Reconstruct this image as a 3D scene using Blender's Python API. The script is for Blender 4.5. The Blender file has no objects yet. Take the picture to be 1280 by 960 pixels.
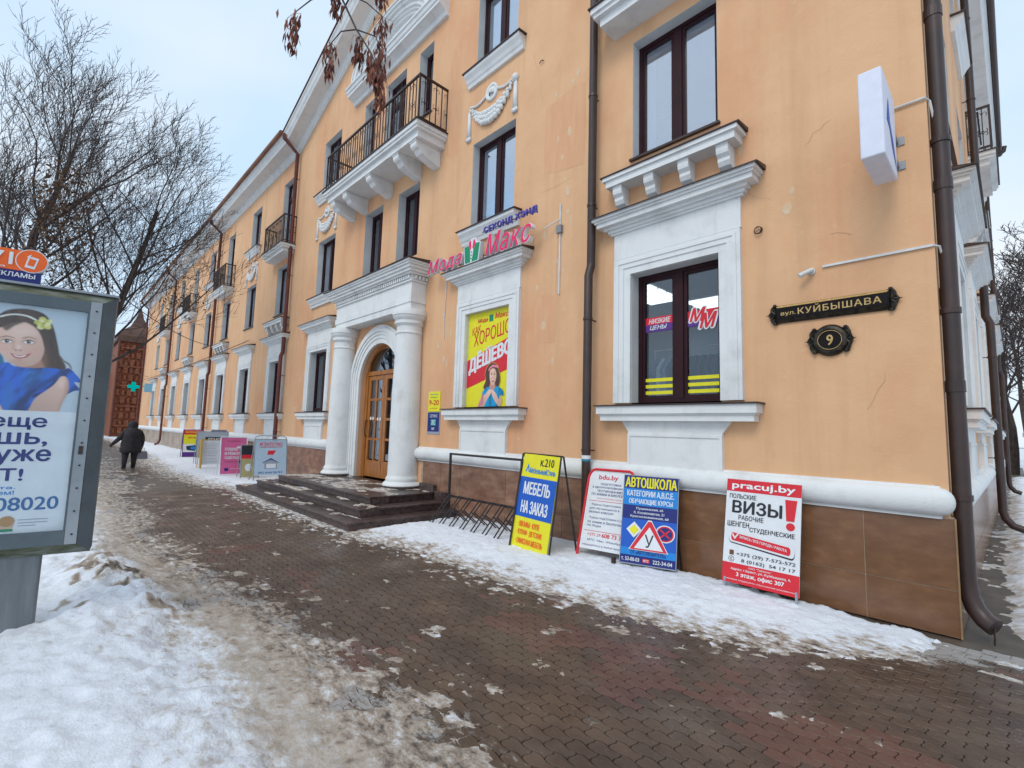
import bpy, math, random
import numpy as np
from mathutils import Vector, Matrix
from mathutils.geometry import delaunay_2d_cdt
random.seed(7)
SC = bpy.context.scene
COL = SC.collection
PI = math.pi

# ------------------------------------------------------------ camera
CAM = Vector((0.4264, -5.6201, 1.6))
yaw, pitch, roll = -0.806229, 0.0973400, 0.0285455
f_ = Vector((math.sin(yaw)*math.cos(pitch), math.cos(yaw)*math.cos(pitch), math.sin(pitch)))
r_ = Vector((math.cos(yaw), -math.sin(yaw), 0)); u_ = r_.cross(f_)
r2 = math.cos(roll)*r_ + math.sin(roll)*u_; u2 = -math.sin(roll)*r_ + math.cos(roll)*u_
cd = bpy.data.cameras.new('camera'); cam = bpy.data.objects.new('camera', cd); COL.objects.link(cam)
cd.sensor_width = 36; cd.lens = 605.24/1280*36; cd.clip_start = 0.05; cd.clip_end = 3000
M = Matrix((r2, u2, -f_)).transposed().to_4x4(); M.translation = CAM
cam.matrix_world = M
SC.camera = cam

# ------------------------------------------------------------ world, sun, exposure
SUN_EL, SUN_AZ = math.radians(46), math.radians(168)      # azimuth from north (+Y), clockwise
w = bpy.data.worlds.new('World'); SC.world = w; w.use_nodes = True
nt = w.node_tree; N = nt.nodes; L = nt.links
for n in list(N): N.remove(n)
out = N.new('ShaderNodeOutputWorld'); bg = N.new('ShaderNodeBackground')
sky = N.new('ShaderNodeTexSky'); sky.sky_type = 'NISHITA'; sky.sun_disc = False
sky.sun_elevation = SUN_EL; sky.sun_rotation = SUN_AZ; sky.air_density = 1.0; sky.dust_density = 1.5
tc = N.new('ShaderNodeTexCoord')
mp = N.new('ShaderNodeMapping'); mp.inputs['Scale'].default_value = (1.0, 1.0, 2.2)
nz = N.new('ShaderNodeTexNoise'); nz.inputs['Scale'].default_value = 1.5; nz.inputs['Detail'].default_value = 4
nz.inputs['Roughness'].default_value = 0.45
rp = N.new('ShaderNodeValToRGB')
rp.color_ramp.elements[0].position = 0.40; rp.color_ramp.elements[0].color = (5.6, 7.4, 9.3, 1)
rp.color_ramp.elements[1].position = 0.64; rp.color_ramp.elements[1].color = (7.9, 8.5, 9.1, 1)
mx = N.new('ShaderNodeMixRGB'); mx.inputs[0].default_value = 0.86
L.new(tc.outputs['Generated'], mp.inputs[0]); L.new(mp.outputs[0], nz.inputs[0]); L.new(nz.outputs[0], rp.inputs[0])
L.new(sky.outputs[0], mx.inputs[1]); L.new(rp.outputs[0], mx.inputs[2]); L.new(mx.outputs[0], bg.inputs[0])
bg.inputs[1].default_value = 0.10; L.new(bg.outputs[0], out.inputs[0])
sl = bpy.data.lights.new('sun', 'SUN'); sl.energy = 1.0; sl.angle = math.radians(25); sl.color = (1.0, 0.95, 0.88)
so = bpy.data.objects.new('sun', sl); COL.objects.link(so)
sd = Vector((math.sin(SUN_AZ)*math.cos(SUN_EL), math.cos(SUN_AZ)*math.cos(SUN_EL), math.sin(SUN_EL)))
so.rotation_euler = sd.to_track_quat('Z', 'Y').to_euler(); so.location = (0, -20, 30)
vs = SC.view_settings; SC.display_settings.display_device = 'sRGB'
vs.view_transform = 'Standard'; vs.look = 'None'; vs.gamma = 1; vs.use_curve_mapping = False; vs.exposure = 0.32

# ------------------------------------------------------------ materials
MATS = {}
def nodes(m): return m.node_tree.nodes, m.node_tree.links
def mat(name, c1, c2=None, scale=3.0, rough=0.8, bump=0.0, bscale=60, metal=0.0, c3=None, detail=6, stretch=(1,1,1), lo=0.35, hi=0.65, spec=0.5, bdist=0.01, rndm=0.0):
    """two (or three) colours mixed by world-position noise, plus fine bump"""
    m = bpy.data.materials.new(name); m.use_nodes = True
    N, L = nodes(m); b = N['Principled BSDF']
    b.inputs['Roughness'].default_value = rough; b.inputs['Metallic'].default_value = metal
    b.inputs['Specular IOR Level'].default_value = spec
    g = N.new('ShaderNodeNewGeometry'); mp = N.new('ShaderNodeMapping'); mp.inputs['Scale'].default_value = stretch
    L.new(g.outputs['Position'], mp.inputs[0])
    col = None
    if c2 is not None:
        n = N.new('ShaderNodeTexNoise'); n.inputs['Scale'].default_value = scale; n.inputs['Detail'].default_value = detail
        n.inputs['Roughness'].default_value = 0.62
        L.new(mp.outputs[0], n.inputs[0])
        r = N.new('ShaderNodeValToRGB'); e = r.color_ramp.elements
        e[0].position = lo; e[0].color = (*c1, 1); e[1].position = hi; e[1].color = (*c2, 1)
        if c3 is not None:
            k = e.new((lo+hi)/2); k.color = (*c3, 1)
        L.new(n.outputs[0], r.inputs[0]); col = r.outputs[0]
    else:
        b.inputs['Base Color'].default_value = (*c1, 1)
    if rndm and col is not None:
        oi = N.new('ShaderNodeObjectInfo'); mr = N.new('ShaderNodeMapRange')
        mr.inputs[3].default_value = 1-rndm; mr.inputs[4].default_value = 1+rndm
        L.new(oi.outputs['Random'], mr.inputs[0])
        vm = N.new('ShaderNodeVectorMath'); vm.operation = 'SCALE'
        L.new(col, vm.inputs[0]); L.new(mr.outputs[0], vm.inputs[3]); col = vm.outputs[0]
    if col is not None: L.new(col, b.inputs['Base Color'])
    if bump > 0:
        n2 = N.new('ShaderNodeTexNoise'); n2.inputs['Scale'].default_value = bscale; n2.inputs['Detail'].default_value = 5
        L.new(mp.outputs[0], n2.inputs[0])
        bm = N.new('ShaderNodeBump'); bm.inputs['Strength'].default_value = bump; bm.inputs['Distance'].default_value = bdist
        L.new(n2.outputs[0], bm.inputs['Height']); L.new(bm.outputs[0], b.inputs['Normal'])
    MATS[name] = m
    return m
def flat(name, c, rough=0.5, spec=0.4):
    if name in MATS: return MATS[name]
    return mat(name, tuple(x*0.93 for x in c), c, scale=9, rough=rough, spec=spec)
def glass(name, tint, refl, rough=0.02, edge=0.45):
    m = bpy.data.materials.new(name); m.use_nodes = True
    N, L = nodes(m); N.remove(N['Principled BSDF']); o = N['Material Output']
    t = N.new('ShaderNodeBsdfTransparent'); t.inputs[0].default_value = (*tint, 1)
    g = N.new('ShaderNodeBsdfGlossy'); g.inputs['Roughness'].default_value = rough; g.inputs[0].default_value = (0.86, 0.92, 1.0, 1)
    lw = N.new('ShaderNodeLayerWeight'); lw.inputs[0].default_value = 0.35
    mr = N.new('ShaderNodeMapRange'); mr.inputs[3].default_value = refl; mr.inputs[4].default_value = min(1, refl+edge)
    n = N.new('ShaderNodeTexNoise'); n.inputs['Scale'].default_value = 1.3
    gg = N.new('ShaderNodeNewGeometry'); L.new(gg.outputs['Position'], n.inputs[0])
    bm = N.new('ShaderNodeBump'); bm.inputs['Strength'].default_value = 0.12; bm.inputs['Distance'].default_value = 0.02
    L.new(n.outputs[0], bm.inputs['Height']); L.new(bm.outputs[0], g.inputs['Normal'])
    ms = N.new('ShaderNodeMixShader'); L.new(lw.outputs['Facing'], mr.inputs[0]); L.new(mr.outputs[0], ms.inputs[0])
    L.new(t.outputs[0], ms.inputs[1]); L.new(g.outputs[0], ms.inputs[2]); L.new(ms.outputs[0], o.inputs[0])
    MATS[name] = m; return m
def emit(name, c, s):
    m = bpy.data.materials.new(name); m.use_nodes = True
    N, L = nodes(m); N.remove(N['Principled BSDF']); e = N.new('ShaderNodeEmission')
    e.inputs[0].default_value = (*c, 1); e.inputs[1].default_value = s; L.new(e.outputs[0], N['Material Output'].inputs[0])
    MATS[name] = m; return m

WHITE = mat('white_plaster', (0.57, 0.58, 0.575), (0.71, 0.725, 0.725), scale=2.6, rough=0.85, bump=0.3, bscale=45, lo=0.28, hi=0.52, detail=11, c3=(0.655, 0.67, 0.67))
def weather(m):
    N, L = nodes(m); b = N['Principled BSDF']; col = b.inputs['Base Color'].links[0].from_socket; g = [n for n in N if n.type == 'NEW_GEOMETRY'][0]
    for sc, st, lo, hi, f, c in ((3.0, (2.2, 2.2, .22), .56, .76, .30, (.38, .37, .34)), (26, (1, 1, 1), .66, .74, .4, (.42, .37, .31)), (9, (1, 1, 1), .64, .78, .22, (.40, .40, .38))):
        mp = N.new('ShaderNodeMapping'); mp.inputs['Scale'].default_value = st; L.new(g.outputs['Position'], mp.inputs[0])
        n = N.new('ShaderNodeTexNoise'); n.inputs['Scale'].default_value = sc; n.inputs['Detail'].default_value = 8; n.inputs['Roughness'].default_value = .65; L.new(mp.outputs[0], n.inputs[0])
        mr = N.new('ShaderNodeMapRange'); mr.inputs[1].default_value = lo; mr.inputs[2].default_value = hi; mr.inputs[4].default_value = f; L.new(n.outputs[0], mr.inputs[0])
        mx = N.new('ShaderNodeMixRGB'); mx.inputs[2].default_value = (*c, 1); L.new(mr.outputs[0], mx.inputs[0]); L.new(col, mx.inputs[1]); col = mx.outputs[0]
    L.new(col, b.inputs['Base Color'])
weather(WHITE)
REVEAL = mat('grey_reveal_plaster', (0.54, 0.555, 0.555), (0.64, 0.655, 0.655), scale=2, rough=0.9, bump=0.2)
METAL = mat('brown_sheet_metal', (0.030, 0.016, 0.014), (0.055, 0.028, 0.024), scale=4, rough=0.45, bump=0.1, bscale=20)
PIPE = mat('brown_downpipe_metal', (0.030, 0.018, 0.016), (0.052, 0.026, 0.022), scale=3, rough=0.42)
PIPER = mat('red_brown_downpipe_metal', (0.085, 0.020, 0.014), (0.15, 0.035, 0.022), scale=3, rough=0.5)
GUTTER = mat('copper_brown_gutter', (0.14, 0.05, 0.02), (0.30, 0.12, 0.05), scale=1.5, rough=0.5)
FRAME = mat('burgundy_window_frame', (0.022, 0.006, 0.009), (0.034, 0.009, 0.013), scale=5, rough=0.5, spec=0.2)
IRON = mat('dark_iron', (0.018, 0.010, 0.010), (0.04, 0.018, 0.016), scale=20, rough=0.5)
BLACK = mat('black_painted_steel', (0.012, 0.011, 0.012), (0.03, 0.02, 0.02), scale=25, rough=0.45)
TILED = mat('dark_brown_stone_tile', (0.15, 0.072, 0.036), (0.25, 0.125, 0.065), scale=4.5, rough=0.20, c3=(0.19, 0.092, 0.046), bump=0.05, bscale=30, detail=12, lo=0.3, hi=0.72, rndm=0.10, stretch=(1,1,2))
TILEL = mat('pink_brown_stone_tile', (0.14, 0.065, 0.038), (0.34, 0.20, 0.13), scale=3.2, rough=0.38, c3=(0.24, 0.12, 0.073), bump=0.05, detail=12, lo=0.3, hi=0.7, stretch=(1, 1, 2.4), rndm=0.14)
TILEF = mat('dusty_stone_tile', (0.26, 0.20, 0.16), (0.42, 0.34, 0.28), scale=1.5, rough=0.7, rndm=0.1)
GRANITE = mat('dark_red_granite', (0.028, 0.017, 0.015), (0.10, 0.066, 0.06), scale=14, rough=0.38, bump=0.1, bscale=120, detail=12, rndm=0.2)
GROUT = mat('grey_grout', (0.34, 0.26, 0.19), (0.46, 0.36, 0.27), scale=8, rough=0.95)
WOOD = mat('varnished_orange_wood', (0.24, 0.075, 0.012), (0.44, 0.17, 0.035), scale=5, rough=0.35, stretch=(6, 6, 0.6), detail=8)
ALU = mat('grey_aluminium', (0.075, 0.10, 0.115), (0.11, 0.14, 0.16), scale=3, rough=0.45, metal=0.3, bump=0.05)
ALUL = mat('light_grey_aluminium', (0.24, 0.27, 0.30), (0.32, 0.35, 0.38), scale=3, rough=0.45, metal=0.3)
MOSS = mat('mossy_dirty_aluminium', (0.05, 0.06, 0.035), (0.20, 0.21, 0.20), scale=14, rough=0.85, c3=(0.11, 0.12, 0.08), detail=10, stretch=(1, .35, 1.5))
GLASSU = glass('upper_window_glass', (0.70, 0.80, 0.90), 0.34)
GLASSG = glass('shop_window_glass', (0.88, 0.93, 0.95), 0.05, edge=.22)
GLASSD = glass('dark_window_glass', (0.45, 0.5, 0.55), 0.12)
GLASSB = glass('poster_case_glass', (0.96, 0.98, 0.99), 0.02, edge=.12)
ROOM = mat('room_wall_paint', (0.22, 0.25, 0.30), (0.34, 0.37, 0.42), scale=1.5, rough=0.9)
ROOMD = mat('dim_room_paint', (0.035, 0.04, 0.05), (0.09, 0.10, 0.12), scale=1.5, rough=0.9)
SHOP = mat('shop_wall_paint', (0.27, 0.31, 0.37), (0.34, 0.38, 0.43), scale=1, rough=0.9)
CURT = mat('white_curtain', (0.34, 0.40, 0.48), (0.55, 0.60, 0.66), scale=6, rough=0.9, stretch=(6, 6, 0.25))
LAMP = emit('shop_ceiling_lamp', (0.95, 0.98, 1.0), 1.5)
CROSSM = emit('green_cross_neon', (0.0, 0.30, 0.28), 1.0)
PAPER = flat('white_print', (0.72, 0.75, 0.78)); YEL = flat('yellow_print', (0.78, 0.72, 0.02)); RED = flat('red_print', (0.66, 0.02, 0.035))
BLUE = flat('blue_print', (0.01, 0.10, 0.50)); NAVY = flat('navy_print', (0.010, 0.020, 0.17)); INK = flat('black_print', (0.02, 0.022, 0.03))
ORANGE = flat('orange_print', (0.85, 0.13, 0.015)); SKYB = flat('mid_blue_print', (0.01, 0.22, 0.62)); PINKB = flat('pink_print', (0.62, 0.12, 0.30))
VIO = flat('violet_print', (0.10, 0.03, 0.22)); GRN = flat('green_print', (0.005, 0.26, 0.12)); MAG = flat('magenta_print', (0.85, 0.012, 0.13))
GREYP = flat('grey_print', (0.30, 0.34, 0.40)); GOLD = mat('gold_enamel', (0.42, 0.27, 0.09), (0.58, 0.40, 0.16), scale=30, rough=0.4, metal=0.2)
BRONZE = mat('aged_bronze', (0.015, 0.013, 0.011), (0.075, 0.058, 0.036), scale=18, rough=0.38, metal=0.5, lo=0.42, hi=0.75)
BLACKE = mat('black_enamel', (0.006, 0.005, 0.006), (0.012, 0.008, 0.010), scale=4, rough=0.55, spec=0.15)
SKIN = flat('skin_print', (0.80, 0.56, 0.44)); SKIN2 = flat('skin_shade_print', (0.64, 0.38, 0.28)); HAIR = flat('hair_print', (0.055, 0.028, 0.018)); HAIR2 = flat('hair_light_print', (0.13, 0.06, 0.035))
DRESS = flat('blue_dress_print', (0.004, 0.055, 0.33)); DRESS2 = flat('light_blue_dress_print', (0.006, 0.12, 0.50)); LBG = flat('pale_backdrop_print', (0.48, 0.56, 0.64)); TEAL = flat('teal_shirt_print', (0.0, 0.20, 0.42))
LIPS = flat('lips_print', (0.42, 0.06, 0.06)); WHITEP = flat('bright_white_print', (0.80, 0.82, 0.84)); LILAC = flat('white_lightbox_acrylic', (0.70, 0.73, 0.84))
PLASTIC = mat('white_plastic', (0.55, 0.56, 0.56), (0.66, 0.67, 0.66), scale=9, rough=0.5)
COAT = mat('black_coat_cloth', (0.009, 0.008, 0.011), (0.026, 0.022, 0.028), scale=7, rough=0.75, bump=0.9, bscale=9, bdist=.03, stretch=(1, 1, 2.2))
BAG = mat('grey_bag_leather', (0.16, 0.16, 0.21), (0.24, 0.24, 0.30), scale=8, rough=0.6)
BARK = mat('grey_brown_bark', (0.030, 0.021, 0.018), (0.085, 0.062, 0.050), scale=8, rough=0.9, stretch=(1, 1, .4))
TWIG = mat('twig_bark', (0.040, 0.030, 0.030), (0.085, 0.066, 0.060), scale=3, rough=0.9)
SEED = mat('dry_brown_seed_wings', (0.065, 0.014, 0.012), (0.26, 0.09, 0.05), scale=28, rough=0.85, rndm=0.2)
SEEDG = mat('olive_brown_seed_wings', (0.07, 0.03, 0.02), (0.16, 0.10, 0.05), scale=3, rough=0.85)
BRICKO = mat('orange_red_brick', (0.13, 0.038, 0.02), (0.33, 0.11, 0.05), scale=5, rough=0.85, bump=0.3, bscale=12, detail=9)
SLATE = mat('brown_roof_sheet', (0.06, 0.03, 0.022), (0.12, 0.06, 0.04), scale=2, rough=0.7)
ROOFM = mat('red_brown_roof_sheet', (0.10, 0.04, 0.025), (0.16, 0.07, 0.04), scale=2, rough=0.6)

def plaster():
    m = mat('orange_plaster', (0.66, 0.385, 0.21), (0.73, 0.445, 0.25), scale=0.9, rough=0.9, lo=0.32, hi=0.66)
    N, L = nodes(m); b = N['Principled BSDF']; src = b.inputs['Base Color'].links[0].from_socket
    g = [n for n in N if n.type == 'NEW_GEOMETRY'][0]
    # rain streaks and reddish repainted patches
    def layer(col, scale, stretch, c, lo, hi, fac):
        mp = N.new('ShaderNodeMapping'); mp.inputs['Scale'].default_value = stretch; L.new(g.outputs['Position'], mp.inputs[0])
        n = N.new('ShaderNodeTexNoise'); n.inputs['Scale'].default_value = scale; n.inputs['Detail'].default_value = 8; n.inputs['Roughness'].default_value = 0.65
        L.new(mp.outputs[0], n.inputs[0])
        mr = N.new('ShaderNodeMapRange'); mr.inputs[1].default_value = lo; mr.inputs[2].default_value = hi; mr.inputs[4].default_value = fac
        L.new(n.outputs[0], mr.inputs[0])
        mx = N.new('ShaderNodeMixRGB'); mx.inputs[2].default_value = (*c, 1); L.new(mr.outputs[0], mx.inputs[0]); L.new(col, mx.inputs[1])
        return mx.outputs[0]
    c = layer(src, 0.5, (1, 1, 0.5), (0.64, 0.29, 0.15), 0.48, 0.64, 0.6)
    c = layer(c, 1.6, (1.6, 1.6, 0.10), (0.46, 0.26, 0.14), 0.50, 0.72, 0.38)
    c = layer(c, 7.0, (1, 1, 1), (0.78, 0.54, 0.32), 0.60, 0.70, 0.28)
    c = layer(c, 3.0, (1, 1, 1), (0.46, 0.27, 0.14), 0.58, 0.78, 0.22)
    L.new(c, b.inputs['Base Color'])
    n2 = N.new('ShaderNodeTexNoise'); n2.inputs['Scale'].default_value = 55; n2.inputs['Detail'].default_value = 6
    n3 = N.new('ShaderNodeTexNoise'); n3.inputs['Scale'].default_value = 2.6; n3.inputs['Detail'].default_value = 3
    L.new(g.outputs['Position'], n2.inputs[0]); L.new(g.outputs['Position'], n3.inputs[0])
    b1 = N.new('ShaderNodeBump'); b1.inputs['Strength'].default_value = 0.35; b1.inputs['Distance'].default_value = 0.006; L.new(n2.outputs[0], b1.inputs['Height'])
    b2 = N.new('ShaderNodeBump'); b2.inputs['Strength'].default_value = 0.5; b2.inputs['Distance'].default_value = 0.03; L.new(n3.outputs[0], b2.inputs['Height'])
    L.new(b1.outputs[0], b2.inputs['Normal']); L.new(b2.outputs[0], b.inputs['Normal'])
    return m
PLASTER = plaster()
PATCH = mat('pale_filler_patch', (0.64, 0.44, 0.27), (0.68, 0.52, 0.36), scale=10, rough=0.9)

def snowmat():
    m = bpy.data.materials.new('snow_and_slush'); m.use_nodes = True
    N, L = nodes(m); b = N['Principled BSDF']
    at = N.new('ShaderNodeAttribute'); at.attribute_name = 'dirt'
    g = N.new('ShaderNodeNewGeometry')
    n = N.new('ShaderNodeTexNoise'); n.inputs['Scale'].default_value = 16; n.inputs['Detail'].default_value = 10; n.inputs['Roughness'].default_value = 0.7
    L.new(g.outputs['Position'], n.inputs[0])
    mr = N.new('ShaderNodeMapRange'); mr.inputs[1].default_value = 0.3; mr.inputs[2].default_value = 0.7; mr.inputs[3].default_value = -0.11; mr.inputs[4].default_value = 0.11
    L.new(n.outputs[0], mr.inputs[0])
    a2 = N.new('ShaderNodeAttribute'); a2.attribute_name = 'speck'
    mp = N.new('ShaderNodeMapping'); mp.inputs['Scale'].default_value = (.55, 1, 1); L.new(g.outputs['Position'], mp.inputs[0])
    ns = N.new('ShaderNodeTexNoise'); ns.inputs['Scale'].default_value = 13; ns.inputs['Detail'].default_value = 12; ns.inputs['Roughness'].default_value = 0.78; L.new(mp.outputs[0], ns.inputs[0])
    m3 = N.new('ShaderNodeMapRange'); m3.inputs[1].default_value = 0.36; m3.inputs[2].default_value = 0.64; m3.inputs[3].default_value = -.5; m3.inputs[4].default_value = .5; L.new(ns.outputs[0], m3.inputs[0])
    ml = N.new('ShaderNodeMath'); ml.operation = 'MULTIPLY'; L.new(m3.outputs[0], ml.inputs[0]); L.new(a2.outputs['Fac'], ml.inputs[1])
    a0 = N.new('ShaderNodeMath'); a0.operation = 'ADD'; L.new(at.outputs['Fac'], a0.inputs[0]); L.new(ml.outputs[0], a0.inputs[1])
    ad = N.new('ShaderNodeMath'); ad.operation = 'ADD'; ad.use_clamp = True
    L.new(a0.outputs[0], ad.inputs[0]); L.new(mr.outputs[0], ad.inputs[1])
    r = N.new('ShaderNodeValToRGB'); e = r.color_ramp.elements
    e[0].position = 0; e[0].color = (0.82, 0.86, 0.92, 1); e[1].position = 1; e[1].color = (0.035, 0.030, 0.026, 1)
    for p, c in ((0.16, (0.73, 0.76, 0.82)), (0.30, (0.60, 0.585, 0.57)), (0.46, (0.46, 0.39, 0.325)), (0.62, (0.33, 0.265, 0.21)), (0.80, (0.13, 0.105, 0.085))):
        k = e.new(p); k.color = (*c, 1)
    L.new(ad.outputs[0], r.inputs[0]); L.new(r.outputs[0], b.inputs['Base Color'])
    rr = N.new('ShaderNodeMapRange'); rr.inputs[3].default_value = 0.62; rr.inputs[4].default_value = 0.42; L.new(at.outputs['Fac'], rr.inputs[0]); L.new(rr.outputs[0], b.inputs['Roughness'])
    n2 = N.new('ShaderNodeTexNoise'); n2.inputs['Scale'].default_value = 38; n2.inputs['Detail'].default_value = 8; n2.inputs['Roughness'].default_value = 0.7
    L.new(g.outputs['Position'], n2.inputs[0])
    b1 = N.new('ShaderNodeBump'); b1.inputs['Strength'].default_value = 0.8; b1.inputs['Distance'].default_value = 0.02; L.new(n2.outputs[0], b1.inputs['Height'])
    L.new(b1.outputs[0], b.inputs['Normal'])
    return m
SNOW = snowmat()
PLAINSNOW = mat('far_snow', (0.55, 0.56, 0.58), (0.74, 0.78, 0.84), scale=0.8, rough=0.7, bump=0.3, bscale=5, detail=9)
WET = mat('wet_grit', (0.052, 0.038, 0.028), (0.12, 0.095, 0.072), scale=3, rough=0.45, bump=0.3, bscale=40, detail=9)
edgeX = np.array([-60, -35, -18.5, -14.4, -12.8, -10, -6.4, -5.1, -3.8, -2.7, -1.9, -1.3, -0.8, -0.03, 0.35, 3])
edgeY = np.array([-1.6, -1.7, -2.7, -2.45, -2.26, -2.38, -2.22, -2.0, -1.98, -1.88, -1.72, -1.56, -1.30, -0.72, -0.40, 0.2])
streetX = np.array([-60, -30, -16.5, -12.2, -8.0, -6.4, -5.5, -4.4, -3.2, -2.4, -1.2, 0, 4])
streetY = np.array([-4.1, -4.2, -4.28, -4.36, -4.40, -4.34, -4.20, -4.08, -4.0, -3.98, -4.05, -4.2, -4.5])
def paver_mat():
    """wet brown stones: a tone and a brown/red choice per stone (cell of the laying pattern), grime and dried salt on top"""
    m = mat('wet_brown_paver', (0.062, 0.038, 0.026), (0.110, 0.069, 0.046), scale=2.2, rough=0.42, detail=8, bump=0.5, bscale=90, bdist=0.004)
    N, L = nodes(m); b = N['Principled BSDF']; src = b.inputs['Base Color'].links[0].from_socket
    g = [n for n in N if n.type == 'NEW_GEOMETRY'][0]
    sp = N.new('ShaderNodeSeparateXYZ'); L.new(g.outputs['Position'], sp.inputs[0])
    def mt(op, a, b_=None):
        n = N.new('ShaderNodeMath'); n.operation = op
        for i, q in enumerate((a, b_)):
            if q is None: continue
            if isinstance(q, (int, float)): n.inputs[i].default_value = q
            else: L.new(q, n.inputs[i])
        return n.outputs[0]
    j = mt('FLOOR', mt('DIVIDE', mt('ADD', sp.outputs[1], 4.45+PH/2), PH))
    x = mt('SUBTRACT', mt('ADD', sp.outputs[0], 13.2+PW/2), mt('MULTIPLY', mt('MODULO', j, 2.0), PW/2))
    i = mt('FLOOR', mt('DIVIDE', x, PW))
    cb = N.new('ShaderNodeCombineXYZ'); L.new(i, cb.inputs[0]); L.new(j, cb.inputs[1])
    wn = N.new('ShaderNodeTexWhiteNoise'); L.new(cb.outputs[0], wn.inputs[0])
    sc = N.new('ShaderNodeVectorMath'); sc.operation = 'MULTIPLY'; sc.inputs[1].default_value = (PW, PH, 0); L.new(cb.outputs[0], sc.inputs[0])
    n = N.new('ShaderNodeTexNoise'); n.inputs['Scale'].default_value = 0.8; n.inputs['Detail'].default_value = 2; L.new(sc.outputs[0], n.inputs[0])
    redf = mt('GREATER_THAN', mt('ADD', n.outputs[0], mt('MULTIPLY', wn.outputs[0], 0.05)), 0.63)
    mx = N.new('ShaderNodeMixRGB'); mx.inputs[2].default_value = (0.14, 0.050, 0.038, 1); L.new(mt('MULTIPLY', redf, .5), mx.inputs[0]); L.new(src, mx.inputs[1])
    vm = N.new('ShaderNodeVectorMath'); vm.operation = 'SCALE'; L.new(mx.outputs[0], vm.inputs[0]); L.new(mt('ADD', mt('MULTIPLY', wn.outputs[0], .28), .86), vm.inputs[3])
    def over(col, scale, lo, hi, fac, c, st=(1, 1, 1)):
        mp = N.new('ShaderNodeMapping'); mp.inputs['Scale'].default_value = st; L.new(g.outputs['Position'], mp.inputs[0])
        n = N.new('ShaderNodeTexNoise'); n.inputs['Scale'].default_value = scale; n.inputs['Detail'].default_value = 10; n.inputs['Roughness'].default_value = 0.75; L.new(mp.outputs[0], n.inputs[0])
        mr = N.new('ShaderNodeMapRange'); mr.inputs[1].default_value = lo; mr.inputs[2].default_value = hi; mr.inputs[4].default_value = fac; L.new(n.outputs[0], mr.inputs[0])
        m2 = N.new('ShaderNodeMixRGB'); m2.inputs[2].default_value = (*c, 1); L.new(mr.outputs[0], m2.inputs[0]); L.new(col, m2.inputs[1]); return m2.outputs[0]
    c = over(vm.outputs[0], 3.0, 0.50, 0.70, 0.42, (0.15, 0.12, 0.095), (.6, 1.2, 1))
    c = over(c, 14, 0.60, 0.72, 0.6, (0.24, 0.205, 0.17), (.7, 1.2, 1))
    c = over(c, 1.1, 0.52, 0.66, 0.35, (0.062, 0.058, 0.036))
    c = over(c, 60, 0.57, 0.70, 0.5, (0.24, 0.21, 0.17))
    # thin trodden snow left on the stones next to the two snow edges
    def curve(xs, ys):
        u = mt('DIVIDE', mt('ADD', sp.outputs[0], 20.0), 24.0)
        fc = N.new('ShaderNodeFloatCurve'); cv = fc.mapping.curves[0]; P_ = [((x+20)/24, (y+6)/6) for x, y in zip(xs, ys) if -20 <= x <= 4]
        while len(cv.points) < len(P_): cv.points.new(.5, .5)
        for q, p in zip(cv.points, P_): q.location = p; q.handle_type = 'VECTOR'
        fc.mapping.update(); L.new(u, fc.inputs['Value']); return mt('SUBTRACT', mt('MULTIPLY', fc.outputs[0], 6.0), 6.0)
    for cur, sg, wd, st in ((curve(edgeX, edgeY), 1, .36, .50), (curve(streetX, streetY), -1, .50, .485)):
        dist = mt('MULTIPLY', mt('SUBTRACT', cur, sp.outputs[1]), sg)
        mp = N.new('ShaderNodeMapping'); mp.inputs['Scale'].default_value = (.5, 1, 1); L.new(g.outputs['Position'], mp.inputs[0])
        n = N.new('ShaderNodeTexNoise'); n.inputs['Scale'].default_value = 7; n.inputs['Detail'].default_value = 13; n.inputs['Roughness'].default_value = 0.8; L.new(mp.outputs[0], n.inputs[0])
        th = mt('ADD', mt('MULTIPLY', mt('MAXIMUM', dist, -0.2), .20/wd), st)
        mr = N.new('ShaderNodeMapRange'); mr.inputs[2].default_value = .07; L.new(mt('SUBTRACT', n.outputs[0], th), mr.inputs[0])
        m2 = N.new('ShaderNodeMixRGB'); m2.inputs[2].default_value = (0.36, 0.345, 0.33, 1); L.new(mt('MULTIPLY', mr.outputs[0], .85), m2.inputs[0]); L.new(c, m2.inputs[1]); c = m2.outputs[0]
    L.new(c, b.inputs['Base Color'])
    n = N.new('ShaderNodeTexNoise'); n.inputs['Scale'].default_value = 2.0; n.inputs['Detail'].default_value = 6; L.new(g.outputs['Position'], n.inputs[0])
    mr = N.new('ShaderNodeMapRange'); mr.inputs[1].default_value = 0.35; mr.inputs[2].default_value = 0.65; mr.inputs[3].default_value = 0.25; mr.inputs[4].default_value = 0.62; L.new(n.outputs[0], mr.inputs[0]); L.new(mr.outputs[0], b.inputs['Roughness'])
    return m
PW, PH, GAP = 0.158, 0.079, 0.0045
PAVER = paver_mat()

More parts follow.
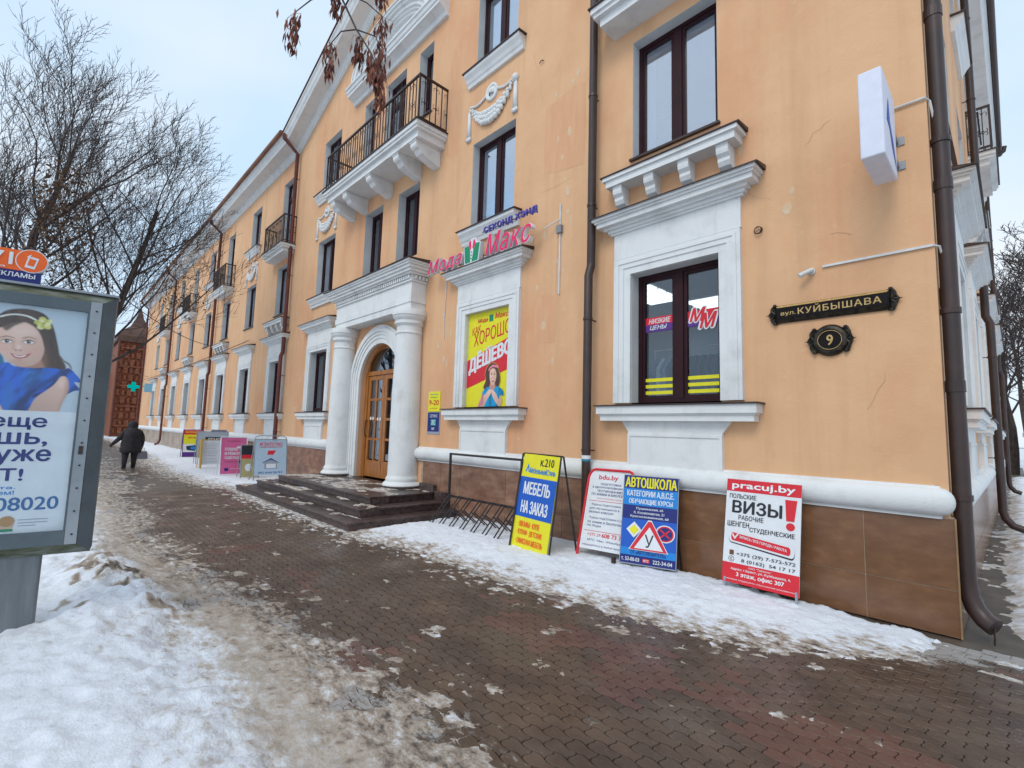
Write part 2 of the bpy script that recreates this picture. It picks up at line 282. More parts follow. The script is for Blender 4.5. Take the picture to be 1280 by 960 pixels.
# ------------------------------------------------------------ mesh helpers
class MB:
    def __init__(s): s.v = []; s.f = []
    def add(s, vs, fs):
        o = len(s.v); s.v.extend([tuple(v) for v in vs]); s.f.extend([tuple(i+o for i in f) for f in fs]); return s
    def box(s, x0, x1, y0, y1, z0, z1):
        x0, x1 = min(x0, x1), max(x0, x1); y0, y1 = min(y0, y1), max(y0, y1); z0, z1 = min(z0, z1), max(z0, z1)
        return s.add([(x0,y0,z0),(x1,y0,z0),(x1,y1,z0),(x0,y1,z0),(x0,y0,z1),(x1,y0,z1),(x1,y1,z1),(x0,y1,z1)],
              [(0,3,2,1),(4,5,6,7),(0,1,5,4),(1,2,6,5),(2,3,7,6),(3,0,4,7)])
    def quad(s, a, b, c, d): return s.add([a, b, c, d], [(0,1,2,3)])
    def ngon(s, pts): return s.add(pts, [tuple(range(len(pts)))])
    def prism(s, poly, fn, a, b):
        """poly: list of 2D points; fn(p,q,t)->3D; extruded from t=a to t=b"""
        n = len(poly); vs = [fn(p, q, a) for p, q in poly] + [fn(p, q, b) for p, q in poly]
        fs = [tuple(range(n-1, -1, -1)), tuple(range(n, 2*n))] + [(i, (i+1) % n, n+(i+1) % n, n+i) for i in range(n)]
        return s.add(vs, fs)
    def profx(s, prof, x0, x1):   # closed (y,z) profile extruded along X
        return s.prism(prof, lambda p, q, t: (t, p, q), x0, x1)
    def tube(s, pts, r, n=8, cap=True, r2=None):
        pts = [Vector(p) for p in pts]; m = len(pts); rings = []
        up = Vector((0, 0, 1)); prev = None
        for i, p in enumerate(pts):
            d = (pts[min(i+1, m-1)] - pts[max(i-1, 0)])
            if d.length < 1e-9: d = Vector((0,0,1))
            d.normalize()
            if prev is None:
                a = d.cross(up)
                if a.length < 1e-3: a = d.cross(Vector((0, 1, 0)))
                a.normalize()
            else:
                a = prev - d*prev.dot(d)
                if a.length < 1e-6: a = d.orthogonal()
                a.normalize()
            prev = a; b = d.cross(a)
            rr = r if not isinstance(r, (list, tuple)) else r[i]
            rings.append([p + rr*(math.cos(2*PI*k/n)*a + math.sin(2*PI*k/n)*b) for k in range(n)])
        vs = [v for ring in rings for v in ring]; fs = []
        for i in range(m-1):
            for k in range(n):
                fs.append((i*n+k, i*n+(k+1) % n, (i+1)*n+(k+1) % n, (i+1)*n+k))
        if cap: fs += [tuple(range(n-1, -1, -1)), tuple(range((m-1)*n, m*n))]
        return s.add(vs, fs)
    def lathe(s, prof, c=(0,0,0), n=24, a0=0, a1=2*PI, cap=True):
        full = abs(a1-a0-2*PI) < 1e-6; k = n if full else n+1; m = len(prof); vs = []
        for r, z in prof:
            for i in range(k):
                a = a0+(a1-a0)*i/n; vs.append((c[0]+r*math.cos(a), c[1]+r*math.sin(a), c[2]+z))
        fs = []
        for j in range(m-1):
            for i in range(n):
                i2 = (i+1) % k; fs.append((j*k+i, j*k+i2, (j+1)*k+i2, (j+1)*k+i))
        if cap: fs += [tuple(range(k-1, -1, -1)), tuple(range((m-1)*k, m*k))]
        return s.add(vs, fs)
    def mesh(s, name, m=None, smooth=False):
        me = bpy.data.meshes.new(name); me.from_pydata(s.v, [], s.f)
        if m is not None: me.materials.append(m)
        if smooth: me.polygons.foreach_set('use_smooth', [True]*len(me.polygons))
        me.update(); return me
    def build(s, name, m, parent=None, smooth=False, bevel=0, kind=None, label=None, loc=None):
        o = bpy.data.objects.new(name, s.mesh(name, m, smooth)); COL.objects.link(o)
        if parent is not None: o.parent = parent
        if bevel:
            b = o.modifiers.new('bevel', 'BEVEL'); b.width = bevel; b.segments = 2; b.limit_method = 'ANGLE'
        if smooth: autosmooth(o)
        if kind: o['kind'] = kind
        if label: o['label'] = label
        if loc: o.location = loc
        return o
def autosmooth(o, ang=38):
    me = o.data
    try:
        me.set_sharp_from_angle(angle=math.radians(ang))
    except Exception: pass
def inst(me, name, parent, loc=(0,0,0), rz=0, kind=None, label=None):
    o = bpy.data.objects.new(name, me); COL.objects.link(o); o.parent = parent; o.location = loc; o.rotation_euler = (0, 0, rz)
    if kind: o['kind'] = kind
    if label: o['label'] = label
    return o
def thing(name, label, cat, loc=(0,0,0), rz=0, group=None):
    o = bpy.data.objects.new(name, None); COL.objects.link(o); o.location = loc; o.rotation_euler = (0,0,rz); o.empty_display_size = 0.2
    o['label'] = label; o['category'] = cat
    if group: o['group'] = group
    return o
def tag(o, label, cat, group=None):
    o['label'] = label; o['category'] = cat
    if group: o['group'] = group
    return o
def smoothstep(a, b, x):
    t = np.clip((x-a)/(b-a), 0, 1); return t*t*(3-2*t)

TXT = {}
def textverts(s, bold=0.0, shear=0.0, space=1.0):
    k = (s, bold, shear, space)
    if k in TXT: return TXT[k]
    c = bpy.data.curves.new('t', 'FONT'); c.body = s; c.offset = bold; c.resolution_u = 3; c.shear = shear; c.space_character = space; c.fill_mode = 'NONE'
    o = bpy.data.objects.new('t', c); me = bpy.data.meshes.new_from_object(o)
    v = np.array([x.co[:2] for x in me.vertices]); e = [tuple(x.vertices) for x in me.edges]
    bpy.data.objects.remove(o); bpy.data.curves.remove(c); bpy.data.meshes.remove(me)
    r = delaunay_2d_cdt([Vector(p) for p in v], e, [], 0, 1e-6, True)
    V = np.array([p[:] for p in r[0]]); T = np.array([(q[0], q[i], q[i+1]) for q in r[2] for i in range(1, len(q)-1)])
    C = V[T].mean(1); W = np.zeros(len(C))
    for a, b in e:      # non-zero winding: overlapping strokes fill, counters stay open
        (x0, y0), (x1, y1) = v[a], v[b]
        if y0 == y1: continue
        xx = x0+(C[:, 1]-y0)/(y1-y0)*(x1-x0)
        W += np.where((y0 <= C[:, 1]) & (y1 > C[:, 1]) & (xx > C[:, 0]), 1, 0)-np.where((y1 <= C[:, 1]) & (y0 > C[:, 1]) & (xx > C[:, 0]), 1, 0)
    T = T[W != 0]; p = V[T]; fl = np.cross(p[:, 1]-p[:, 0], p[:, 2]-p[:, 0]) < 0
    T[fl] = T[fl][:, ::-1]; f = [tuple(int(i) for i in q) for q in T]
    v = np.concatenate([V, np.zeros((len(V), 1))], 1)
    lo = v.min(0); hi = v.max(0); v = (v-lo)/np.maximum(hi-lo, 1e-6)
    TXT[k] = (v, f); return TXT[k]

class Board:
    """a flat printed face: origin = top-left corner, u to the right, v down; o3(u,v,d) maps board metres to parent space"""
    def __init__(s, parent, o, right, down, w, h):
        s.p = parent; s.o = Vector(o); s.r = Vector(right).normalized(); s.d = Vector(down).normalized(); s.w = w; s.h = h
        s.n = s.d.cross(s.r).normalized(); s.k = 1
        # n must face the viewer: right x up
        s.n = s.r.cross(-s.d).normalized()
    def pt(s, u, v, lay): return s.o + s.r*(u*s.w) + s.d*(v*s.h) + s.n*(0.0016*lay)
    def poly(s, pts, m, lay=None, name='print_shape'):
        if lay is None: s.k += 1; lay = s.k
        pp = [s.pt(u, v, lay) for u, v in pts]
        me = bpy.data.meshes.new(name); 
        from mathutils.geometry import tessellate_polygon
        tri = tessellate_polygon([pp])
        fs = []
        for t in tri:
            a, b, c = [pp[i] for i in t]
            fs.append(tuple(t) if (b-a).cross(c-a).dot(s.n) > 0 else tuple(reversed(t)))
        me.from_pydata([tuple(p) for p in pp], [], fs); me.materials.append(m)
        o = bpy.data.objects.new(name, me); COL.objects.link(o); o.parent = s.p; return o
    def rect(s, u0, v0, u1, v1, m, lay=None, name='print_panel'):
        return s.poly([(u0,v0),(u1,v0),(u1,v1),(u0,v1)], m, lay, name)
    def spline(s, pts, m, lay=None, name='print_shape', sub=4):
        n = len(pts); out = []
        for i in range(n):
            p0, p1, p2, p3 = [np.array(pts[(i+j) % n]) for j in (-1, 0, 1, 2)]
            for k in range(sub):
                t = k/sub; out.append(tuple(0.5*((2*p1)+(-p0+p2)*t+(2*p0-5*p1+4*p2-p3)*t*t+(-p0+3*p1-3*p2+p3)*t**3)))
        return s.poly(out, m, lay, name)
    def ell(s, u, v, ru, rv, m, lay=None, n=28, name='print_disc'):
        return s.poly([(u+ru*math.cos(2*PI*i/n), v+rv*math.sin(2*PI*i/n)) for i in range(n)], m, lay, name)
    def ring(s, u, v, ru, rv, t, m, lay=None, n=28, name='print_ring'):
        if lay is None: s.k += 1; lay = s.k
        mb = MB()
        for i in range(n):
            a, b = 2*PI*i/n, 2*PI*(i+1)/n
            mb.quad(s.pt(u+ru*math.cos(b), v+rv*math.sin(b), lay), s.pt(u+ru*math.cos(a), v+rv*math.sin(a), lay),
                    s.pt(u+ru*(1-t)*math.cos(a), v+rv*(1-t)*math.sin(a), lay), s.pt(u+ru*(1-t)*math.cos(b), v+rv*(1-t)*math.sin(b), lay))
        return mb.build(name, m, s.p)
    def text(s, t, u0, v0, u1, v1, m, bold=0.015, shear=0.0, lay=None, rise=0.0, space=1.0, name='lettering'):
        v, f = textverts(t, 0.0, shear, space)
        if lay is None: lay = s.k+1
        b = bold*(v1-v0)*s.h*1.25; off = [(0, 0)] if bold < .011 else [(-b, 0), (b, 0), (-b*.5, b*.6), (b*.5, -b*.6)] if bold < .028 else [(-b, 0), (-b*.35, b*.6), (b*.35, -b*.6), (b, 0), (b*.35, b*.6), (-b*.35, -b*.6)]
        pts = []; fs = []; n_ = len(v)
        for k, (du, dv) in enumerate(off):
            pts += [tuple(s.pt(u0+x*(u1-u0)+du/s.w, v1-y*(v1-v0)-rise*x+dv/s.h, lay+k*.08)) for x, y, z in v]
            fs += [tuple(i+k*n_ for i in q) for q in f]
        me = bpy.data.meshes.new(name); me.from_pydata(pts, [], fs); me.materials.append(m)
        o = bpy.data.objects.new(name, me); COL.objects.link(o); o.parent = s.p; return o

PRINT = bpy.data.materials.new('photographic_print'); PRINT.use_nodes = True
_n, _l = nodes(PRINT); _a = _n.new('ShaderNodeAttribute'); _a.attribute_name = 'Ink'; _l.new(_a.outputs['Color'], _n['Principled BSDF'].inputs['Base Color']); _n['Principled BSDF'].inputs['Roughness'].default_value = .5
def picture(parent, at, x0, x1, y0, y1, nx, ny, layers, base, name='photo_print', clear=None):
    '''a printed photograph: a fine sheet whose points carry ink colours; shapes in layer coordinates (x right, y up)'''
    X, Y = np.meshgrid(np.linspace(x0, x1, nx), np.linspace(y0, y1, ny), indexing='ij'); C = np.zeros((nx, ny, 3))+np.array(base); cov = np.zeros((nx, ny))
    for pts, col, soft, alpha, shade in layers:
        P = np.array(pts, float)
        if len(P) > 3:   # smooth outline
            k = len(P); Q = []
            for i in range(k):
                p0, p1, p2, p3 = P[i-1], P[i], P[(i+1) % k], P[(i+2) % k]
                for t in (0, .25, .5, .75): Q.append(.5*((2*p1)+(-p0+p2)*t+(2*p0-5*p1+4*p2-p3)*t*t+(-p0+3*p1-3*p2+p3)*t**3))
            P = np.array(Q)
        ins = np.zeros(X.shape, bool); dm = np.full(X.shape, 9.)
        for (ax, ay), (bx, by) in zip(P, np.roll(P, -1, 0)):
            cr = ((ay > Y) != (by > Y)); xx = ax+(Y-ay)/((by-ay) if abs(by-ay) > 1e-9 else 1e-9)*(bx-ax); ins ^= cr & (X < xx)
            L2 = (bx-ax)**2+(by-ay)**2+1e-12; t = np.clip(((X-ax)*(bx-ax)+(Y-ay)*(by-ay))/L2, 0, 1); dm = np.minimum(dm, np.hypot(X-ax-t*(bx-ax), Y-ay-t*(by-ay)))
        sd = np.where(ins, dm, -dm); m = np.clip(.5+sd/soft, 0, 1)*alpha; cc = np.array(col)[None, None, :]*np.ones((nx, ny, 1))
        if shade is not None: cc = cc*shade(X, Y)[..., None]
        C = C*(1-m[..., None])+cc*m[..., None]; cov = np.maximum(cov, m)
    v = [tuple(at(a, b)) for a, b in zip(X.ravel(), Y.ravel())]; i = np.arange(nx*ny).reshape(nx, ny)
    f = np.stack([i[:-1,:-1], i[1:,:-1], i[1:,1:], i[:-1,1:]], -1).reshape(-1, 4)
    if clear: f = f[cov.reshape(-1)[f].max(1) > .5]
    me = bpy.data.meshes.new(name); me.from_pydata(v, [], [tuple(q) for q in f.tolist()]); a = me.attributes.new('Ink', 'FLOAT_COLOR', 'POINT')
    a.data.foreach_set('color', np.concatenate([np.clip(C, 0, 1), np.ones((nx, ny, 1))], -1).astype(np.float32).ravel()); me.materials.append(PRINT)
    o = bpy.data.objects.new(name, me); COL.objects.link(o); o.parent = parent; return o

# value noise for the ground (numpy)
_rs = np.random.RandomState(3); _tab = _rs.rand(256, 256)
def vnoise(x, y):
    xi = np.floor(x).astype(int); yi = np.floor(y).astype(int); fx = x-xi; fy = y-yi
    fx = fx*fx*(3-2*fx); fy = fy*fy*(3-2*fy)
    g = lambda a, b: _tab[a % 256, b % 256]
    return (g(xi,yi)*(1-fx)+g(xi+1,yi)*fx)*(1-fy)+(g(xi,yi+1)*(1-fx)+g(xi+1,yi+1)*fx)*fy
def fbm(x, y, o=5, p=0.5):
    s = 0; a = 1; t = 0
    for i in range(o):
        s = s+a*vnoise(x*2**i+17*i, y*2**i+31*i); t += a; a *= p
    return s/t

# ============================================================ GROUND
def grid_obj(name, xs, ys, hf, dirtf, m, kind='structure'):
    X, Y = np.meshgrid(xs, ys, indexing='ij'); H = hf(X, Y); Dm = dirtf(X, Y, H)
    nx, ny = X.shape; v = np.stack([X, Y, H], -1).reshape(-1, 3)
    i = np.arange(nx*ny).reshape(nx, ny)
    f = np.stack([i[:-1,:-1], i[1:,:-1], i[1:,1:], i[:-1,1:]], -1).reshape(-1, 4)
    keep = H.reshape(-1)[f].max(1) > -0.011
    f = f[keep]
    me = bpy.data.meshes.new(name); me.vertices.add(len(v)); me.vertices.foreach_set('co', v.ravel())
    me.loops.add(len(f)*4); me.loops.foreach_set('vertex_index', f.ravel().astype(np.int32))
    me.polygons.add(len(f)); me.polygons.foreach_set('loop_start', np.arange(0, len(f)*4, 4).astype(np.int32))
    me.polygons.foreach_set('use_smooth', np.ones(len(f), bool))
    me.update(calc_edges=True); me.validate()
    a = me.attributes.new('dirt', 'FLOAT', 'POINT'); a.data.foreach_set('value', Dm[0].reshape(-1).astype(np.float32))
    a = me.attributes.new('speck', 'FLOAT', 'POINT'); a.data.foreach_set('value', Dm[1].reshape(-1).astype(np.float32))
    me.materials.append(m); o = bpy.data.objects.new(name, me); COL.objects.link(o); o['kind'] = kind
    return o
def hfun(X, Y):
    n1 = fbm(X*0.9, Y*0.9, 5); n2 = fbm(X*3.1+9, Y*3.1, 5, 0.6); n3 = fbm(X*9+3, Y*9+5, 4, 0.6); n4 = fbm(X*28+3, Y*28+5, 3, 0.6)
    ye = np.interp(X, edgeX, edgeY) + (n2-0.5)*0.34 + (n3-0.5)*0.22 + (n4-.5)*.06
    wallsnow = smoothstep(-0.02, 0.75, Y-ye)*(0.065+0.05*(n1-0.5))*(1-.55*smoothstep(-2.2, -.3, X)) + (n3-0.5)*0.04*smoothstep(0, 0.25, Y-ye) + (n4-.5)*.018
    hf = fbm(X*9+31, Y*15+11, 5, 0.72)
    wallsnow = np.where(Y > ye, wallsnow+0.003, -0.03)
    dist = ye-Y
    fleck = np.where((dist > -.2) & (dist < .75), -0.006+0.14*np.clip(hf-(.47+.42*np.clip(dist, 0, 1)), -.1, .12), -.03)
    wallsnow = np.maximum(wallsnow, np.where(X < .3, fleck, -.03))
    # right of the corner the snow keeps off a worn strip along the side wall
    right = smoothstep(0.12, 0.42, X - .12*smoothstep(3, 0, Y) + (n2-0.5)*0.35)*smoothstep(-0.5, 0.3, Y - 0.25*(2-X) + (n2-.5)*.6)
    wallsnow = wallsnow - 0.14*smoothstep(-.25, .30, X+(n3-.5)*.5)*(X < .45) - .2*(X >= .45)
    wallsnow = np.maximum(wallsnow, np.where(X > 0.05, -0.03+right*(0.085+(n3-.5)*.05) + (n4-.5)*.01, -.03))
    bare = smoothstep(-2.9, -2.2, X)*(1-smoothstep(0.1, 0.22, -Y + (n3-.5)*.16))*(X < 0)
    wallsnow = wallsnow - bare*0.12
    por = ((X > -12.75) & (X < -6.55) & (Y > -2.30))      # the steps: only thin trodden snow round them
    wallsnow = np.where(por, np.minimum(wallsnow, 0.02), wallsnow)
    ys = np.interp(X, streetX, streetY) + (n1-0.5)*0.5 + (n2-0.5)*0.42 + (n3-0.5)*0.2
    d = ys-Y
    slush = np.where(d > -.25, -0.007+0.024*smoothstep(-.25, 0.5, d)+(n3-0.5)*0.034+(n4-.5)*.014+(n2-.5)*.02, -0.03)
    hf2 = fbm(X*8+61, Y*13+41, 5, 0.72)
    slush = np.maximum(slush, np.where((d > -.9) & (d < .2), -0.006+0.12*np.clip(hf2-(.50+.34*np.clip(-d, 0, 1)), -.1, .12), -.03))
    hole = smoothstep(0.57, 0.63, fbm(X*1.7+40, Y*1.7+7, 5, 0.6))*(1-smoothstep(0.5, 1.2, d))
    slush = slush - hole*0.035
    deep = smoothstep(0.60, 1.05, d + (n2-0.5)*0.5)
    slush = slush + deep*(0.03+0.05*n1 + (n3-0.5)*0.03 + (n2-.5)*.03)
    farp = 1-smoothstep(-12.5, -9, X)
    patch = smoothstep(0.69, 0.72, fbm(X*3.1+5, Y*5.2+80, 6, 0.66) + 0.045*smoothstep(1.3, 0.1, Y-ys) + 0.05*smoothstep(-1.0, -.1, Y-ye))
    ice = np.where(patch > 0, -0.009+patch*0.012+(n4-.5)*.012+(hf-.5)*.02, -0.03)
    h = np.maximum(np.maximum(wallsnow, slush), ice)
    # ploughed heap beside the advertising stand
    def bump(cx, cy, rx, ry, hh): return hh*np.exp(-(((X-cx)/rx)**2+((Y-cy)/ry)**2))
    q = 0.35+1.3*fbm(X*5.5, Y*5.5, 5, 0.62)
    heap = (bump(-5.2, -4.98, 0.75, 0.30, 0.14)+bump(-6.2, -5.10, .8, .34, .12)+bump(-4.35, -5.25, 0.7, 0.5, 0.06)+bump(-7.6, -5.15, 1, .4, .10))*q
    h = np.where(h > 0, h+heap, np.maximum(h, heap-0.03))
    rf = np.random.RandomState(12)
    if X.min() > -14 and X.max() < 4:
        for k in range(90):
            fx = rf.uniform(-9, 1.5); fy = np.interp(fx, streetX, streetY)-rf.uniform(.35, 2.4); a = rf.uniform(-.5, .5)+(0 if rf.rand() < .6 else PI); c_, s_ = math.cos(a), math.sin(a)
            lx = (X-fx)*c_+(Y-fy)*s_; ly = -(X-fx)*s_+(Y-fy)*c_
            h = h - .022*np.exp(-((lx/.13)**4+(ly/.048)**4))*(h > .012) + .008*np.exp(-(((lx)/.17)**4+(ly/.085)**4))*(h > .012)
    return h
def dfun(X, Y, H):
    n1 = fbm(X*1.3+50, Y*1.3, 5, 0.6); n2 = fbm(X*6+5, Y*6+9, 5, 0.65); n3 = fbm(X*22+5, Y*22+9, 3, 0.65)
    ys = np.interp(X, streetX, streetY); d = ys-Y
    dd = d+(n1-.5)*.55+(n2-.5)*.25
    sc_ = np.interp(X, [-12, -6, -3, 0], [.62, .72, .92, 1.05]); dd = dd/sc_
    street = np.interp(dd, [0, .28, .42, .68, .86, 1.25, 1.55], [.56, .56, .44, .42, .22, .08, .0]) + (n2-.5)*.08
    sps = np.interp(dd, [0, .28, .44, .66, .85, 1.2, 1.55], [.75, .7, .2, .2, .55, .26, .03])
    grey = smoothstep(0.54, 0.66, n1)*0.25
    street = street + grey*(1-smoothstep(0.2, .6, d))*.4
    ye = np.interp(X, edgeX, edgeY); t = Y-ye
    ws = 0.5*(1-smoothstep(-0.05, 0.62, t+(n2-0.5)*0.8)) + (n2-0.5)*0.14
    spw = 1.0*(1-smoothstep(.05, .75, t+(n2-.5)*.6))+.06
    rs = 0.10+(n2-.5)*.9*(0.35+smoothstep(.5, .62, n1)) + 0.25*smoothstep(.6, .2, X)
    ws = np.where(X > 0, rs, ws)
    pat = 0.60+(n2-0.5)*0.6 + (n1-.5)*.5
    D = np.where(t > -0.25, ws, np.where(d > -0.15, street, pat))
    S = np.where(t > -.25, spw, np.where(d > -.15, sps, .7)); S = np.where(X > 0, .35, S)
    
    # earthy lumps in the heap
    l = smoothstep(0.53, 0.62, fbm(X*5.5+70, Y*7.0+3, 4, 0.55))*np.exp(-(((X+5.3)/1.2)**4+((Y+5.10)/0.45)**4))
    D = D + l*0.62
    D = D + np.where(n3 > 0.72, 0.22, 0)*(n1 > .5)
    D = np.where((X > -12.7) & (X < -6.6) & (Y > -2.2), 0.42+(n2-.5)*.5, D)
    return np.clip(D, 0, 1), S
g = MB(); g.quad((-400,-400,-0.013),(400,-400,-0.013),(400,600,-0.013),(-400,600,-0.013)); g.build('ground', WET)['kind'] = 'structure'
grid_obj('snow_cover', np.arange(-13, 2.6, 0.024), np.arange(-6.4, 0.02, 0.024), hfun, dfun, SNOW)
grid_obj('snow_cover', np.arange(-54, -12.95, 0.07), np.arange(-7.0, 0.02, 0.05), hfun, dfun, SNOW)
grid_obj('snow_cover', np.arange(0.0, 7, 0.04), np.arange(0.0, 30, 0.05), hfun, dfun, SNOW)
g = MB(); g.quad((-300,-120,0.01),(60,-120,0.01),(60,-6.9,0.01),(-300,-6.9,0.01)); g.quad((-300,-6.9,0.006),(-53.9,-6.9,0.006),(-53.9,60,0.006),(-300,60,0.006))
g.quad((0.6,29.9,0.02),(60,29.9,0.02),(60,400,0.02),(0.6,400,0.02)); g.quad((-60,45,0.02),(0.6,45,0.02),(0.6,400,0.02),(-60,400,0.02)); g.quad((6.9,-6.9,0.012),(60,-6.9,0.012),(60,29.9,0.012),(6.9,29.9,0.012))
g.build('snow_field', PLAINSNOW)['kind'] = 'structure'

# interlocking pavers
def paver_outline():
    a = 0.0095; pts = []
    n = 6
    def lng(x): return a*math.sin(2*PI*x/PW)
    def sht(y): return a*math.sin(2*PI*y/PH)*0.9
    for i in range(n): x = -PW/2+PW*i/n; pts.append((x+0, -PH/2+lng(x)))
    for i in range(4): y = -PH/2+PH*i/4; pts.append((PW/2+sht(y)*0.7, y+lng(PW/2)*0))
    for i in range(n): x = PW/2-PW*i/n; pts.append((x, PH/2-lng(x)))
    for i in range(4): y = PH/2-PH*i/4; pts.append((-PW/2+sht(y)*0.7, y))
    return [(x*(1-GAP/PW*1.2), y*(1-GAP/PH*1.2)) for x, y in pts]
po = paver_outline(); npo = len(po)
def paver_geo(mb, cx, cy, dz, tx, ty):
    top = [(cx+x*0.975, cy+y*0.965, dz+tx*x+ty*y) for x, y in po]; mid = [(cx+x, cy+y, dz-0.0022+tx*x+ty*y) for x, y in po]; bot = [(cx+x, cy+y, -0.0128) for x, y in po]
    fs = [tuple(range(npo))]+[(npo+i, npo+(i+1) % npo, (i+1) % npo, i) for i in range(npo)]+[(2*npo+i, 2*npo+(i+1) % npo, npo+(i+1) % npo, npo+i) for i in range(npo)]
    mb.add(top+mid+bot, fs)
paving = thing('sidewalk_paving', 'wet brown interlocking paving stones of the sidewalk beside the orange building', 'paving', (0, 0, 0))
paving['kind'] = 'structure'; del paving['category']; del paving['label']
cells = []
for j in range(-4, int(4.4/PH)):
    cy = -4.45+j*PH; 
    for i in range(int(17/PW)):
        cx = -13.2+i*PW+(PW/2 if j % 2 else 0)
        if cy > np.interp(cx, edgeX, edgeY)+0.45 or cy < np.interp(cx, streetX, streetY)-.6: continue
        cells.append((cx, cy))
ca = np.array(cells); Hc = hfun(ca[:,0], ca[:,1])
vis = [(c, h) for c, h in zip(cells, Hc)]
vis.sort(key=lambda t: (t[1] > 0.002, (t[0][0]-CAM.x)**2+(t[0][1]-CAM.y)**2) if True else 0)
def inview(c):
    d = Vector((c[0], c[1], 0))-CAM; z = d.dot(f_); 
    return z > 0.5 and abs(d.dot(r2)/z) < 1.06 and abs(d.dot(u2)/z) < 0.80
solo = [c for c, h in vis if h <= 0.002 and inview(c)][:295]; ss = set(solo)
pme = []
for k in range(6):
    mb = MB(); paver_geo(mb, 0, 0, random.uniform(-0.0008, 0.0014), random.uniform(-.006, .006), random.uniform(-.01, .01)); pme.append(mb.mesh('paving_stone', PAVER))
for c in solo: inst(random.choice(pme), 'paving_stone', paving, (c[0], c[1], 0))
mb = MB()
for c in cells:
    if c in ss: continue
    paver_geo(mb, c[0], c[1], random.uniform(-0.0008, 0.0014), random.uniform(-.006, .006), random.uniform(-.01, .01))
mb.build('paving_stones', PAVER, paving, kind='stuff')

# ============================================================ BUILDING
B = thing('apartment_building', 'long three-storey apricot plastered building with white trim, columned porch, balconies and brown stone base', 'building')
XL, YB = -49.6, 17.0           # left end of the front, far end of the side wing
ZE = 11.1                      # wall top under the cornice
XC = -9.95
GX = [-2.52, -6.12, None, -13.6, -17.25, -20.9, -24.6, -28.1, -31.8, -35.6, -39.5, -43.3]   # window axes
openings = []                  # x0,x1,z0,z1
WN = 1.2
for x in GX:
    if x is None: continue
    openings.append((x-.6, x+.6, 2.02, 3.78)); openings.append((x-.6, x+.6, 5.44, 7.2))
    i = GX.index(x)
for x in (-10.7, -9.05): openings.append((x-.46, x+.46, 5.44, 7.14))
DOORX = [-2.52, -17.25, -24.6, -31.8, -39.5]
for x in GX:
    if x is None: continue
    openings.append((x-.52, x+.52, 7.72, 10.35) if x in DOORX else (x-.58, x+.58, 8.72, 10.42))
openings.append((-10.4, -9.44, 7.86, 10.35)); openings.append((-11.55, -10.98, 8.68, 10.38)); openings.append((-8.86, -8.29, 8.68, 10.38))
AR, AZ = 0.93, 2.66
archbox = (XC-AR, XC+AR, 0.39, AZ+AR)
def wall_mesh(mb, ops, u0, u1, z0, z1, fn, flip=False):
    us = sorted({u0, u1, *[o[0] for o in ops], *[o[1] for o in ops]}); zs = sorted({z0, z1, *[o[2] for o in ops], *[o[3] for o in ops]})
    us = [u for u in us if u0 <= u <= u1]; zs = [z for z in zs if z0 <= z <= z1]
    for a, b in zip(us[:-1], us[1:]):
        run = None
        for c, d in zip(zs[:-1], zs[1:]):
            m_, n_ = (a+b)/2, (c+d)/2
            if any(o[0] < m_ < o[1] and o[2] < n_ < o[3] for o in ops):
                if run: mb.quad(fn(a, run[0]), fn(b, run[0]), fn(b, run[1]), fn(a, run[1])); run = None
            else: run = (run[0], d) if run else (c, d)
        if run: mb.quad(fn(a, run[0]), fn(b, run[0]), fn(b, run[1]), fn(a, run[1]))
mb = MB()
fr = lambda u, z: (u, 0.0, z)
wall_mesh(mb, openings+[archbox], XL, 0, 0, ZE, fr)
n = 16   # spandrels of the arch
for i in range(n):
    a, b = PI*i/n, PI*(i+1)/n
    mb.quad((XC+AR*math.cos(a), 0, AZ+AR*math.sin(a)), (XC+AR*math.cos(a), 0, AZ+AR), (XC+AR*math.cos(b), 0, AZ+AR), (XC+AR*math.cos(b), 0, AZ+AR*math.sin(b)))
    mb.quad((XC+AR*math.cos(a), 0, AZ+AR*math.sin(a)), (XC+AR*math.cos(b), 0, AZ+AR*math.sin(b)), (XC+AR*math.cos(b), 0.2, AZ+AR*math.sin(b)), (XC+AR*math.cos(a), 0.2, AZ+AR*math.sin(a)))
for sgn in (-1, 1): mb.quad((XC+sgn*AR, 0, .39), (XC+sgn*AR, .2, .39), (XC+sgn*AR, .2, AZ), (XC+sgn*AR, 0, AZ))
mb.ngon([(-16.35, 0, ZE), (-3.55, 0, ZE), (XC, 0, 13.42)])
mb.build('front_wall', PLASTER, B)
sideops = []; SY = [2.5, 5.45, 9.0, 12.6, 15.2]
for y in SY: sideops += [(y-.6, y+.6, 2.02, 3.78), (y-.6, y+.6, 5.44, 7.2), (y-.58, y+.58, 8.72, 10.42)]
mb = MB(); wall_mesh(mb, sideops, 0, YB, 0, ZE, lambda u, z: (0.0, u, z)); mb.build('side_wall', PLASTER, B)
mb = MB(); mb.quad((XL, 7, 0), (XL, 0, 0), (XL, 0, ZE), (XL, 7, ZE)); mb.quad((0, YB, 0), (-8, YB, 0), (-8, YB, ZE), (0, YB, ZE)); mb.quad((XL, 9, 0), (-8, 9, 0), (-8, 9, ZE), (XL, 9, ZE))
mb.build('end_wall', PLASTER, B)

